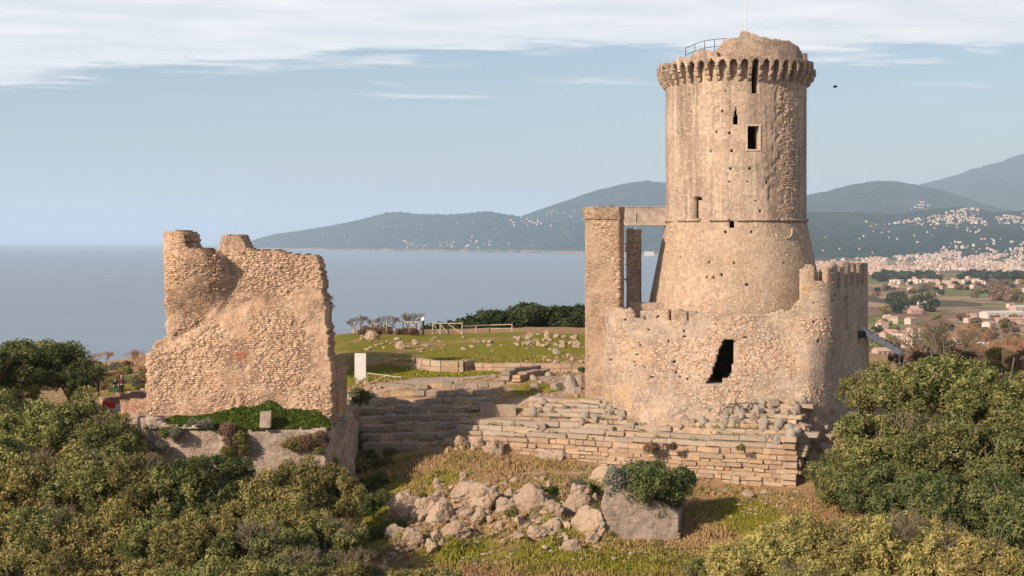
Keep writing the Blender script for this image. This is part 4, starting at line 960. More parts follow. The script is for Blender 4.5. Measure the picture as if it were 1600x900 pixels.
flight('shaded flight of long low stone steps between the left ruin and the ashlar wall', [
    (650, 812, 107.2, 106.6, 1.00, 1.15), (610, 815, 105.8, 105.0, 0.55, 0.75), (575, 818, 104.4, 103.4, 0.05, 0.35), (560, 818, 103.0, 101.8, -0.42, -0.05),
    (560, 815, 101.6, 100.2, -0.90, -0.42), (560, 800, 100.2, 98.8, -1.38, -0.85), (562, 760, 98.9, 97.6, -1.86, -1.4), (565, 725, 97.6, 96.6, -2.34, -2.0)], 4)
# upright blocks on the platform edge in the shade
for i, (px, py, w, h, lb) in enumerate(((760,652,20,26,'squat grey block standing at the right end of the shaded steps'), (778,654,24,24,'broad grey block next to the small upright stone at the platform'),
        (759,653,6,16,'small upright pale stone standing at the shadow edge'), (795,648,22,18,'low grey block beside the broad block at the shadow edge'))):
    g = G(px, py, 96, 112); D = 98.2; g = Vector((X_(px, D), D, CZ+(HY-py)/F*D))
    o = bpy.data.objects.new('stone_block', (STP if i != 2 else BLK)[i]); COL.objects.link(o); o.location = g+Vector((0, 0, h/F*D/2-.1)); o.scale = (w/F*D, .5, h/F*D); tag(o, lb, 'stone block')

# curved wall on the lawn behind
def lowwall(label, pts, h, seed, mat=BLK, w=(.8, 1.6), th=0.7):
    rs = random.Random(seed); P_ = [Vector((X_(a, D), D, 0)) for a, D in pts]; c = P_[len(P_)//2]; par = empty('garden_wall', (c.x, c.y, gz(c.x, c.y)), 0, label, 'low wall')
    for a, b in zip(P_[:-1], P_[1:]):
        L_ = (b-a).length; d_ = (b-a)/L_; s = 0
        while s < L_:
            wd = min(rs.uniform(*w), L_-s+.2); q = a+d_*(s+wd/2); z_ = gz(q.x, q.y)
            for kk in range(2):
                stone(par, mat, (q.x, q.y, z_+h*(kk+.5)/2-.05+.0), (wd-.04, th*rs.uniform(.9, 1.1), h/2-.02), math.atan2(d_.y, d_.x), .01, rs)
            s += wd
    return par
lowwall('curved pale stone kerb wall behind the green lawn', [(649,124),(663,121.5),(690,120.3),(722,120),(735,121)], 1.05, 2)
lowwall('long low pale wall running right from the curved kerb wall to the castle', [(742,121),(790,119.5),(850,118.5),(915,118)], 0.8, 3)
lowwall('short diagonal double wall of slabs behind the shaded steps', [(789,107.5),(812,111),(838,115)], 0.75, 5, STP)
lowwall('short diagonal slab wall beside the double wall, nearer the castle', [(806,107),(830,110.5),(852,114)], 0.5, 6, BLK)

# ------------------------------------------------------------------ loose rocks: each one a thing
def rock_at(px, py, wpx, hpx, meshes, label, group=None, rs=random, name='rock', sink=0.40, d0=60, d1=230, D=None, cat='rock', dep=None):
    g = GL(px, py) if D == 'wall' else G(px, py, d0, d1) if D is None else Vector((X_(px, D), D, CZ+(HY-py)/F*D))
    s = g.y/F; m_ = rs.choice(meshes)
    if m_.name.startswith('stone'): wpx *= .72; hpx *= .66
    w = wpx*s; h = hpx*s/(1-sink)
    o = bpy.data.objects.new(name, m_); COL.objects.link(o)
    o.location = (g.x, g.y, g.z+h*(0.5-sink)); o.scale = (w*1.05, (dep*s if dep else w*rs.uniform(.75, 1.1)), h*1.05); o.rotation_euler = (rs.uniform(-.25, .25), rs.uniform(-.25, .25), rs.uniform(-.9, .9))
    return tag(o, label, cat, group)
rs = random.Random(11)
BIG = [(831,790,46,50,'tall grey-pink boulder in the middle of the rocky brow'),(634,806,44,52,'broad pitted boulder at the left end of the rocky brow'),(664,800,30,32,'round boulder beside the broad pitted one on the left brow'),
 (690,812,38,52,'craggy grey boulder with dark hollows on the rocky brow'),(712,838,34,30,'smooth tan boulder low in the rocky brow'),(646,846,26,34,'upright boulder low at the left foot of the brow'),
 (618,838,26,40,'narrow pale boulder at the far left edge of the brow'),(728,776,42,26,'flat broken boulder at the back left of the brow'),(756,782,44,38,'cracked pale boulder between craggy and tall ones'),
 (790,796,28,24,'low boulder left of the tall grey-pink boulder'),(866,800,30,34,'pointed pale boulder right of the tall grey-pink boulder'),(900,796,36,38,'pale ribbed boulder left of the big masonry block'),
 (925,826,44,48,'leaning ribbed boulder against the left side of the masonry block'),(893,858,22,20,'small pale pyramid stone below the brow'),(862,826,22,18,'small tilted stone in the middle of the brow'),
 (844,838,30,26,'tan slab stone low in the middle of the brow'),(906,776,28,26,'boulder under the grey-green bush'),(750,812,22,16,'small flat stone on the brow front'),(674,862,24,18,'low stone at the lower left foot'),
 (925,845,18,14,'small stone near the foot of the ribbed boulder'),(882,842,20,14,'small cream stone near the little pyramid stone'),(945,748,40,26,'rounded boulder just above the grey-green bush'),
 (771,708,34,20,'grey flat-topped boulder on the dry grass under the wall'),(722,698,26,17,'grey boulder in the row at the foot of the shaded steps'),(745,698,20,15,'smaller grey boulder in the row below the wall'),(701,697,20,14,'pale boulder at the left of the row below the wall'),(864,714,52,9,'flat pale outcrop in the dry grass below the wall'),
 (1168,772,22,10,'pale flat stone at the foot of the ashlar wall'),(1195,770,14,8,'small pale stone near the wall foot'),
 (870,610,20,15,'square cream block on the terrace left of the castle'),(836,609,18,14,'round cream stone on the terrace left of the castle'),(893,612,26,26,'dark-sided grey block on the terrace left of the castle'),(906,602,18,14,'pale cube stone behind the dark-sided block'),
 (869,553,14,13,'pale square stone on the grassy mound'),(945,614,34,14,'dark flat boulder at the left foot of the castle'),(842,624,16,12,'small grey-white stone at the top of the upper courses'),(835,700,18,5,'flat slab low in the dry grass'),
 (625,545,16,12,'dark-sided boulder on the left of the lawn mound'),(650,539,16,10,'tan stone behind the lawn'),(580,530,24,14,'dark boulder behind the left ruin near the fence')]
for a in BIG:
    far_ = a[1] < 640
    if not far_ and a[1] > 740: a = (a[0], a[1]+3, a[2]*1.35, min(a[3], a[2]*.95)*.86, a[4])
    rock_at(*a[:4], (GRK if far_ else RCK) if 'grey' in a[4] or 'block' in a[4] or 'cream' in a[4] or 'square' in a[4] else RCK, a[4], rs=rs, name='boulder' if a[2] > 25 else 'rock', d0=60 if not far_ else 93, cat='boulder' if a[2] > 25 else 'rock')
# tumbled blocks at the right end of the walls
for i in range(96):
    px = rs.uniform(1126, 1288) if i < 76 else rs.uniform(1040, 1130); py = rs.uniform(630, 696) if i < 76 else rs.uniform(626, 645)
    if px < 1190 and py > 668: py -= 25
    D = 'wall'
    w = rs.uniform(8, 20); rock_at(px, py, w, w*rs.uniform(.5, .85), GRK, 'tumbled grey block in the heap at the right end of the stepped wall', 'tumbled blocks at the right end of the stepped wall', rs, D=D, cat='stone block')
for i in range(46):
    px = rs.uniform(815, 1130); t_ = (px-811)/429; py = rs.uniform(632, 672)+t_*6; D = 'wall'; w = rs.uniform(7, 17)
    rock_at(px, py, w, w*rs.uniform(.45, .8), GRK, 'loose grey block lying on the ledges of the upper flight', 'loose blocks on the upper flight', rs, D=D, cat='stone block')
for i in range(12):
    px = rs.uniform(1250, 1300); py = rs.uniform(665, 745); D = 'wall'
    w = rs.uniform(12, 26); rock_at(px, py, w, w*rs.uniform(.5, .8), GRK, 'tumbled grey block fallen beyond the right corner of the ashlar wall', 'blocks beyond the wall corner', rs, D=D, cat='stone block')
PEB = []
def pebbles(n, poly, wr, mat_i=0, d0=60, hr=(.4, .8)):
    xs_ = [p[0] for p in poly]; ys_ = [p[1] for p in poly]; k = 0
    while k < n:
        px = rs.uniform(min(xs_), max(xs_)); py = rs.uniform(min(ys_), max(ys_))
        if not bool(inpoly(np.array([px]), np.array([py]), poly)[0]): continue
        g = G(px, py, d0); w = rs.uniform(*wr)*g.y/F; PEB.append((g, w, w*rs.uniform(*hr), rs.uniform(0, 6.28), rs.randrange(4))); k += 1
def scatter(n, poly, wr, label, group, meshes, d0=60, hr=(.45, .9), name='rock'):
    xs_ = [p[0] for p in poly]; ys_ = [p[1] for p in poly]; k = 0; tries = 0
    while k < n and tries < n*30:
        tries += 1; px = rs.uniform(min(xs_), max(xs_)); py = rs.uniform(min(ys_), max(ys_))
        if not bool(inpoly(np.array([px]), np.array([py]), poly)[0]): continue
        w = rs.uniform(*wr)*(0.6+0.4*rs.random()); rock_at(px, py, w, w*rs.uniform(*hr), meshes, label, group, rs, name=name, d0=d0); k += 1
pebbles(260, [(600,775),(640,765),(720,745),(900,745),(940,770),(942,850),(880,850),(760,850),(600,880)], (3, 10))
pebbles(70, [(600,775),(640,765),(720,745),(900,745),(940,770),(942,850),(880,850),(760,850),(600,880)], (8, 15))
scatter(66, [(600,775),(640,765),(720,745),(900,745),(940,770),(942,850),(880,850),(760,850),(600,880)], (9, 26), 'small pale stone among the boulders of the rocky brow', 'small stones of the rocky brow', RCK)
pebbles(60, [(860,850),(1060,860),(1060,878),(960,880),(700,885),(690,870)], (3, 11))
pebbles(60, [(1090,765),(1245,768),(1230,800),(1130,810)], (3, 10), hr=(.3, .6))
scatter(26, [(640,690),(790,685),(800,700),(640,715)], (7, 15), 'small stone in the line along the foot of the shaded steps', 'stones along the foot of the steps', RCK)
pebbles(30, [(790,525),(915,520),(915,545),(800,540)], (5, 12), 0, 120)
scatter(16, [(790,525),(915,520),(915,545),(800,540)], (5, 17), 'pale rubble stone heaped on the crest of the grassy mound', 'rubble on the mound crest', RCK, 120)
pebbles(36, [(560,525),(640,528),(760,528),(780,545),(660,552),(560,548)], (4, 11), 0, 120)
pebbles(50, [(800,575),(930,575),(990,615),(940,625),(830,620),(800,600)], (4, 11), 0, 98)
scatter(26, [(800,575),(930,575),(990,615),(940,625),(830,620),(800,600)], (6, 17), 'loose stone on the terrace left of the castle', 'loose stones left of the castle', GRK, 100, (.3, .7))
pebbles(60, [(640,602),(790,583),(800,592),(650,612)], (4, 11), 0, 100, (.25,.5))
pebbles(36, [(820,556),(915,556),(915,572),(800,572)], (3, 11), 0, 110)
scatter(26, [(545,590),(600,600),(585,640),(548,640)], (6, 14), 'pale stone by the path end near the left ruin', 'stones by the path end', RCK, 96)
pebbles(20, [(580,545),(760,560),(780,552),(900,552),(900,540),(600,535)], (3, 8), 0, 110)
pebbles(160, [(1130,628),(1330,628),(1325,655),(1270,655),(1150,642)], (3, 11), 0, 88)

b = MB(); pm = [rough_rock(200+i, 1, 4) for i in range(4)]
pvs = [(np.array([v.co for v in m_.vertices]), [tuple(p.vertices) for p in m_.polygons]) for m_ in pm]
for g, w, h, q, i in PEB:
    vs, fs = pvs[i]; c_, s_ = math.cos(q), math.sin(q); b.add([(g.x+(v[0]*c_-v[1]*s_)*w, g.y+(v[0]*s_+v[1]*c_)*w, g.z+h*.2+v[2]*h) for v in vs], fs)
tag(b.build('rubble', M['rock']), 'small loose stones strewn over the slope and the mound', None, None, 'stuff')

# the leaning masonry block with a bush on its top
mbk = empty('masonry_block', (X_(1000, 78), 78, -5), 0, 'large slab-faced masonry block with its right side in shade below the ashlar wall', 'masonry block')
BP = [(940,786),(946,762),(968,756),(1004,772),(1048,792),(1059,806),(1063,868),(1050,866),(1004,852),(970,842),(944,836)]
D0 = 76.5
def bfront(U, Z):
    o = 0.10*fbm(U, 0, Z, 0.9, 4, 90)+0.05*fbm(U, 0, Z, 3, 3, 91)+0.22*np.clip((-2.0-Z)/3, 0, 1.2); return U, D0-o+0*U, Z
def bback(U, Z): return U+0.9, D0+4.6+0.2*fbm(U, 0, Z, .8, 3, 93), Z
def bmask(U, Z): px, py = HX+F*U/D0, HY-F*(Z-CZ)/D0; return inpoly(px+1.6*vn(px/6, py/6, 0, 2), py+1.6*vn(px/6, py/6, 3, 5), BP)
child(link('wall', slab(lines(X_(936, D0), X_(1068, D0), 0.1), lines(CZ+(HY-872)/F*D0, CZ+(HY-742)/F*D0, 0.1), bfront, bback, bmask), M['slab']), mbk)

# ------------------------------------------------------------------ foliage
def leaf_mesh(name, seed, blobs, n, leaf, up=0.25, asp=0.42, shell=0.55):
    """n small leaf faces in clumps; blobs: list of (x,y,z,r)"""
    r_ = np.random.default_rng(seed); B = np.array(blobs); w = B[:, 3]**2; bi = r_.choice(len(B), n, p=w/w.sum())
    dr = r_.normal(size=(n, 3)); dr[:, 2] += up; dr /= np.linalg.norm(dr, axis=1)[:, None]
    # sub-tufts: snap part of the directions towards tuft centres
    tf = r_.normal(size=(len(B), 26, 3)); tf[:, :, 2] += up; tf /= np.linalg.norm(tf, axis=2)[:, :, None]
    ti = r_.integers(0, 26, n); td = tf[bi, ti]; k = r_.uniform(.0, 1, n)[:, None]**0.6
    dr = dr*(1-k)*0.55+td*(0.45+0.55*k); dr /= np.linalg.norm(dr, axis=1)[:, None]
    rad = B[bi, 3]*(shell+(1.12-shell)*r_.uniform(0, 1, n)**0.6)*(1+0.16*np.sin(ti*2.4+bi))
    c = B[bi, :3]+dr*rad[:, None]
    nrm = dr*0.7+r_.normal(size=(n, 3))*0.6; nrm /= np.linalg.norm(nrm, axis=1)[:, None]
    a = np.cross(nrm, r_.normal(size=(n, 3))); a /= np.linalg.norm(a, axis=1)[:, None]; b = np.cross(nrm, a)
    l = leaf*r_.uniform(.7, 1.35, n)[:, None]; a = a*l; b = b*l*asp
    V = np.stack([c-a, c+b, c+a, c-b], 1).reshape(-1, 3)
    tint = np.repeat(r_.uniform(0, 1, n), 4); cl_ = np.clip((np.sin((bi*7.13+ti*3.7)) + 1)/2, 0, 1); cl_ = np.repeat(cl_, 4)
    return npmesh(name, V, Q=np.arange(4*n).reshape(n, 4), attrs={'tint': tint, 'clump': cl_})
def crown_blobs(seed, nb=46, flat=0.75, rb=(.2, .34)):
    r_ = random.Random(seed); out = []
    for _ in range(nb):
        th = r_.uniform(0, 2*math.pi); ph = math.acos(r_.uniform(-0.8, 1)); rr = r_.uniform(.45, .82)*(1+0.18*math.sin(3*th+seed))
        out.append((rr*math.sin(ph)*math.cos(th), rr*math.sin(ph)*math.sin(th), rr*math.cos(ph)*flat, r_.uniform(*rb)))
    return out
CROWN = [leaf_mesh('crown', 10+i, crown_blobs(10+i, 60 if i % 2 else 46, 0.8, (.15, .30)), 46000, 0.029, shell=0.35) for i in range(5)]
SHRUB = [leaf_mesh('foliage', 30+i, crown_blobs(30+i, 16, 0.7, (.25, .42)), 7000, 0.055) for i in range(3)]
SMALL = [leaf_mesh('crown', 40+i, crown_blobs(40+i, 12, 0.8, (.3, .45)), 1300, 0.15) for i in range(3)]
PINE = [leaf_mesh('crown', 50+i, [(a, b, c*.5, d) for a, b, c, d in crown_blobs(50+i, 14, 0.6, (.3, .42))], 3000, 0.09) for i in range(2)]
def bare_mesh(seed, depth=6, spread=0.55, nm='branches'):
    r_ = random.Random(seed); b = MB()
    def grow(p, d, l, r, k):
        q = p+d*l; b.tube([p, p.lerp(q, .5)+Vector((r_.uniform(-1, 1), r_.uniform(-1, 1), 0))*l*.05, q], [r, r*.85, r*.7], 4 if k > 3 else 3, False)
        if k == 0: return
        for _ in range(3 if k > 1 else 4):
            dd = (d+Vector((r_.gauss(0, spread), r_.gauss(0, spread), r_.gauss(.12, spread*.5)))).normalized(); grow(q, dd, l*r_.uniform(.62, .86), r*.62, k-1)
    grow(Vector((0, 0, 0)), Vector((0, 0, 1)), 0.26, 0.028, depth)
    return b.mesh(nm)
BARE = [bare_mesh(s) for s in (1, 2, 3)]
_c2 = {}
def with_mat2(me, mat):
    k = (me.name, mat)
    if k not in _c2: c = me.copy(); c.materials.clear(); c.materials.append(M[mat]); _c2[k] = c
    return _c2[k]
M['twigbark'] = plain('grey_brown_twigs', (.16,.13,.085), var=.3); M['twigred'] = plain('russet_twigs', (.30,.17,.10), var=.3)
def with_mat(me, mat):
    key = me.name+'|'+mat
    if key not in _cache:
        c = me.copy(); c.materials.clear(); c.materials.append(M[mat]); _cache[key] = c
    return _cache[key]
_cache = {}
def trunk_mesh(seed, limbs=5):
    r_ = random.Random(seed); b = MB(); b.tube([(0, 0, -1.0), (.03, 0, -.55), (.0, .04, -.15), (.05, 0, .2)], [.085, .06, .05, .03], 8)
    for k in range(limbs):
        th = 2*math.pi*k/limbs+r_.uniform(-.4, .4); s0 = r_.uniform(-.5, -.1)
        b.tube([(0.02, 0, s0), (.22*math.cos(th), .22*math.sin(th), s0+.22), (.5*math.cos(th), .5*math.sin(th), s0+.5)], [.035, .025, .012], 6)
    me = b.mesh('trunk', True); me.materials.append(M['bark']); return me
TRK = [trunk_mesh(1), trunk_mesh(2), trunk_mesh(3)]
def tree(px, py, D, r, mat, label, group=None, name='evergreen_tree', flat=0.95, variants=None, trunk=True, cat='tree', sx=1.0):
    c = P(px, py, D); rs_ = random.Random(int(px*7+py)); zb = gz(c.x, c.y)
    root = empty(name, (c.x, c.y, min(zb, c.z-r*.6)), rs_.uniform(0, 6.28), label, cat, group)
    h = c.z-root.location.z
    o = bpy.data.objects.new('crown', with_mat(rs_.choice(variants or CROWN), mat)); COL.objects.link(o); o.parent = root; o.location = (0, 0, h); o.scale = (r*sx, r, r*flat)
    o.rotation_euler = (rs_.uniform(-.12, .12), rs_.uniform(-.12, .12), 0)
    if trunk:
        if variants is None and D < 95 and rs_.random() < .22:
            q = bpy.data.objects.new('branches', with_mat2(rs_.choice(BARE), 'twigbark')); COL.objects.link(q); q.parent = root; q.location = (rs_.uniform(-.3, .3)*r, rs_.uniform(-.3, .3)*r, h-r*.75); q.scale = (r*1.75, r*1.75, r*1.72)
        o = bpy.data.objects.new('trunk', rs_.choice(TRK)); COL.objects.link(o); o.parent = root; o.location = (0, 0, h); o.scale = (r*.9, r*.9, max(h, .4)*1.02)
    return root
LT = [ # left wood
 (52,572,112,4.9,'leaf_dark','large dark green oak against the sea at the left edge',.62),(112,592,110,2.8,'leaf_dark','smaller dark oak leaning right of the large dark one by the sea',.7),(-10,590,106,4.6,'leaf_dark','dark oak cut by the left edge of the picture',.7),
 (30,672,88,3.1,'leaf_olive','olive-green tree at the left edge below the dark oaks',.95),(112,668,86,2.9,'leaf_olive','pale olive tree in front of the pale sheet',.95),(168,690,84,2.2,'leaf_olive','rounded olive tree left of the terrace wall',.95),
 (-20,740,80,3.4,'leaf_olive','olive tree at the left edge, middle height',.95),(62,760,78,2.9,'leaf_brown','brownish oak in the left wood, second row from the left',.95),(140,752,77,2.6,'leaf_olive','olive-brown tree below the rounded olive tree',.95),(205,762,76,2.4,'leaf_brown','brown-green oak below the terrace left end',.95),
 (322,752,76,2.6,'leaf_dark','dark green rounded oak below the middle of the terrace wall',.9),(262,782,75,2.3,'leaf_olive','mid green oak left of the dark rounded one',.95),(400,790,75,2.4,'leaf_brown','brown oak right of the dark rounded one',.95),
 (-5,850,70,2.9,'leaf_brown','brown oak in the lower left corner',.95),(75,845,69,2.5,'leaf_olive','dull green oak low on the left, second from the edge',.95),(155,846,69,2.4,'leaf_brown','brown oak low on the left, third from the edge',.95),(232,856,69,2.2,'leaf_olive','olive oak low in the left wood, fourth from the edge',.95),
 (310,848,69,2.3,'leaf_brown','yellow-brown oak at the bottom, below the dark rounded one',.95),(388,862,68,2.1,'leaf_olive','green oak at the bottom, left of the terrace corner',.95),(456,822,72,2.2,'leaf_brown','brown oak under the terrace corner',.95),(470,752,80,1.9,'leaf_brown','thin brown shrub climbing the terrace wall corner',1.0),
 (520,770,80,1.7,'leaf_brown','narrow yellowish-brown shrub against the shaded terrace side',1.25),(505,852,70,2.0,'leaf_olive','olive oak at the right edge of the left wood',.95),
 (30,920,64,2.5,'leaf_yellow','yellowish bush at the bottom left corner',.9),(125,918,63,2.3,'leaf_brown','brown bush on the bottom edge, second from the left',.9),(215,925,63,2.2,'leaf_yellow','yellow-brown bush on the bottom edge, third from the left',.9),(300,926,63,2.1,'leaf_olive','olive bush on the bottom edge, fourth from the left',.9),
 (380,930,63,2.0,'leaf_brown','brown bush on the bottom edge, fifth from the left',.9),(455,915,64,2.1,'leaf_olive','olive bush on the bottom edge below the terrace corner',.9),(535,912,65,1.9,'leaf_brown','brown bush on the bottom edge beside the shaded gully',.9),
 (600,916,66,1.6,'leaf_brown','low brown bush below the left end of the rocky brow',.8),(665,915,66,1.7,'leaf_brown','low yellow-brown bush at the bottom below the boulders',.8),(725,925,66,1.3,'leaf_olive','small bush on the bottom edge below the brow',.8)]
for px, py, D, r, m_, lb, fl in LT: tree(px, py+(8 if py > 640 else 0), D, r*(1.14 if py > 640 else 1.0), m_, lb, flat=fl)
RT = [(1402,606,86,2.9,'leaf_olive','olive tree next to the foot of the gate turret',.9),(1346,608,88,1.35,'leaf_olive','small olive tree touching the shaded turret wall',1.2),(1478,600,84,3.1,'leaf_olive','olive tree in the upper row below the bare trees',.85),(1566,622,82,3.1,'leaf_olive','olive tree at the upper right edge',.9),
 (1372,690,83,2.9,'leaf_olive','broad olive tree right of the ashlar wall end',.95),(1460,700,80,3.2,'leaf_olive','central broad olive tree of the right group',.95),(1555,712,78,3.1,'leaf_olive','broad olive tree at the right edge',.95),(1630,690,80,3.2,'leaf_olive','olive tree cut by the right edge',.95),
 (1312,748,81,2.0,'leaf_olive','olive tree lowest at the wall corner',.95),(1392,772,77,2.5,'leaf_dark','shaded dark olive tree under the central one',.95),(1490,788,74,2.7,'leaf_dark','dark green tree low in the right group',.95),(1590,800,72,2.8,'leaf_dark','dark tree low at the right edge',.95),
 (1228,858,66,2.0,'leaf_yellow','yellow-green bush at the bottom, right of the masonry block',.95),(1150,880,66,1.8,'leaf_yellow','yellow bush at the bottom below the grass slope',.95),(1092,902,66,1.3,'leaf_olive','small grey-green bush by the foot of the masonry block',.9),(1308,862,65,2.3,'leaf_yellow','yellowish bush at the bottom below the dark trees',.95),
 (1395,860,64,2.5,'leaf_yellow','tall yellowish bush in front of the right group',1.0),(1480,872,63,2.2,'leaf_yellow','yellow-green bush on the bottom edge, second from the right',.95),(1548,885,62,1.9,'leaf_yellow','yellowish bush nearest the bottom right corner',.95),(1620,905,62,2.0,'leaf_dark','dark bush in the bottom right corner',.95),
 (1250,925,62,1.8,'leaf_yellow','low yellow bush on the bottom edge under the yellowish ones',.9),(1350,935,61,1.9,'leaf_yellow','low yellow bush on the bottom edge in the middle of the right group',.9)]
for px, py, D, r, m_, lb, fl in RT: tree(px, py+4, D, r*1.07, m_, lb, flat=fl)
def shrub(px, py, rpx, mat, label, group=None, flat=.8, d0=60, D=None, variants=None, sink=.1):
    g = G(px, py, d0) if D is None else P(px, py, D); r = rpx*g.y/F; rs_ = random.Random(int(px*3+py*5))
    o = bpy.data.objects.new('shrub', with_mat(rs_.choice(variants or SHRUB), mat)); COL.objects.link(o)
    o.location = (g.x, g.y, g.z+r*flat*(.35 if D is None else 0)); o.scale = (r, r, r*flat); o.rotation_euler = (0, 0, rs_.uniform(0, 6.28)); return tag(o, label, 'shrub', group)
# the big bush on the masonry block
tree(1018, 764, 77.6, 2.25, 'leaf_green', 'large dark green bush on top of the masonry block', name='bush', trunk=False, cat='bush', flat=1.0)
bpy.data.objects['bush'].children[0].data = with_mat(CROWN[1], 'leaf_dark')
shrub(968, 758, 32, 'leaf_grey', 'grey-green leafy bush at the left of the large dark bush', D=77.0, flat=1.2)
shrub(1072, 752, 22, 'leaf_dark', 'dark bush at the right back of the masonry block', D=79.8, flat=1.2)
for px, py, r_, m_, lb in ((794,788,15,'leaf_grey','grey-green cushion bush left of the tall boulder'),(752,776,14,'leaf_grey','grey-green cushion bush on the left brow'),(864,775,14,'leaf_green','bright green bush behind the pointed boulder'),(902,768,16,'leaf_grey','grey-green bush behind the ribbed boulder'),
    (926,770,15,'leaf_green','bright green bush by the ribbed boulder'),(626,824,11,'leaf_green','bright green tuft on the broad pitted boulder'),(720,780,11,'leaf_green','green tuft behind the craggy boulder'),(606,786,9,'leaf_green','green tuft at the left tip of the brow'),(878,800,12,'leaf_green','green tuft among boulders right of the tall one'),
    (932,800,14,'leaf_olive','olive tuft left of the masonry block'),(800,812,14,'leaf_olive','olive tuft in front of the tall boulder'),(660,780,9,'leaf_green','tiny green tuft on top of the left boulders'),(845,772,10,'leaf_dark','dark tuft behind the tall boulder'),
    (909,577,7,'leaf_dark','small dark bush on the low wall'),(738,572,8,'leaf_dark','small dark bush in the gap of the curved kerb wall'),(565,628,22,'leaf_olive','dark climbing bush at the near corner of the path'),(1018,700,16,'twig','dry reddish-brown bush growing out of the ashlar wall'),(1050,698,11,'twig','smaller dry bush on the ashlar wall'),(1158,700,9,'leaf_brown','small dry tuft on the ashlar wall'),
    (275,676,16,'leaf_grey','grey shrub hanging over the terrace wall left part'),(322,662,13,'leaf_grey','grey-green cushion on the terrace edge'),(300,660,10,'leaf_grey','pale cushion at the terrace edge, left one'),(250,700,14,'leaf_grey','grey shrub low on the terrace left wall')):
    D_ = None
    if py < 705 and px < 350: D_ = 85.3 if py < 670 else 85.1
    if 1000 < px < 1170 and py < 705: D_ = 88.2-(px-1018)*0.017
    if px == 909: D_ = 117.5
    if py in (820, 0): D_ = None
    shrub(px, py, r_, m_, lb, D=D_, d0=60 if py > 640 else 96)
# green carpet on the terrace
n = 44000; r_ = np.random.default_rng(5); px = r_.uniform(228, 516, n); t_ = r_.uniform(0, 1, n)
Dg = 85.7+t_*1.3; xg = X_(px, Dg); hgt = 0.55*sstep(px, 300, 385)*(1-sstep(px, 505, 518)*.8)*(0.3+1.4*np.abs(vn(px/13, t_*2.5, 0, 3)))*(.4+.6*t_)+.05
keep = (px > 262) | (r_.uniform(0, 1, n) < 0.2); keep &= (0.5*vn(px/9, t_*4, 0, 8)+px*0.004-1.0) > -0.35*r_.uniform(0, 1, n)-0.1
px, Dg, xg, hgt = px[keep], Dg[keep], xg[keep], hgt[keep]; n = len(px)
c = np.stack([xg, Dg, bankz(px, np.clip((Dg-85.75)/1.25, 0, 1))+hgt*r_.uniform(.0, .6, n)], 1); a = r_.normal(size=(n, 3)); a /= np.linalg.norm(a, axis=1)[:, None]; b = np.cross(a, r_.normal(size=(n, 3))); b /= np.linalg.norm(b, axis=1)[:, None]
l = .085; V = np.stack([c-a*l, c+b*l*.6, c+a*l, c-b*l*.6], 1).reshape(-1, 3)
tag(link('ground_cover', npmesh('ground_cover', V, Q=np.arange(4*n).reshape(n, 4), attrs={'tint': np.repeat(r_.uniform(0, 1, n), 4), 'clump': np.repeat(r_.uniform(0, 1, n), 4)}), M['leaf_green']), 'bright green creeping plants covering the terrace under the ruin', None, None, 'stuff')

# grass tufts over the slope
M['grass'] = (lambda t: (lambda g: t.done(t.mix(t.ramp(g, .0, .62), t.mix(t.attr('tint'), (.20,.12,.05), (.42,.28,.14)), t.mix(t.attr('tint'), (.10,.11,.012), (.27,.24,.035))), 0.95))(t.attr('green')))(NT('grass_blades'))
n = 150000; px = r_.uniform(540, 1330, n); Dg = 69+62*r_.uniform(0, 1, n)**1.5; xg = X_(px, Dg); zg = ter(xg, Dg)
so = blob(xg, Dg, SOIL); gr = blob(xg, Dg, GREEN)
on_wall = (xg > -4.5) & (xg < 21) & (Dg > 95.0-(xg+4.1)*0.458-.2) & (Dg < 101.5-(xg+4.1)*.40)
keep = (so < 0.45) & ~on_wall & ~((px > 900) & (Dg > 90) & (Dg < 109)) & ~((px < 820) & (Dg > 95) & (Dg < 108.5)) & (vn(xg*0.6, Dg*.6, 0, 5)+0.4*gr > -0.35)
xg, Dg, zg, gr = xg[keep], Dg[keep], zg[keep], gr[keep]; n = len(xg)
h_ = r_.uniform(.06, .2, n)*(1-.3*np.minimum(1, gr))*(1+1.1*sstep(vn(xg*.9, Dg*.9, 0, 91), .1, .6)); q = r_.uniform(0, 6.28, n); w_ = r_.uniform(.03, .08, n)
base = np.stack([xg, Dg, zg-.02], 1); sd_ = np.stack([np.cos(q)*w_, np.sin(q)*w_, 0*q], 1); tp_ = base+np.stack([r_.normal(0, .04, n), r_.normal(0, .04, n), h_], 1)
V = np.stack([base-sd_, base+sd_, tp_], 1).reshape(-1, 3); g2 = np.clip(gr*0.9+0.35*fbm(xg, Dg, 0, .35, 3, 55)+.05, 0, 1)
tag(link('grass', npmesh('grass', V, T=np.arange(3*n).reshape(n, 3), attrs={'tint': np.repeat(r_.uniform(0, 1, n), 3), 'green': np.repeat(g2, 3)}), M['grass']), 'dry and green grass growing over the slope', None, None, 'stuff')

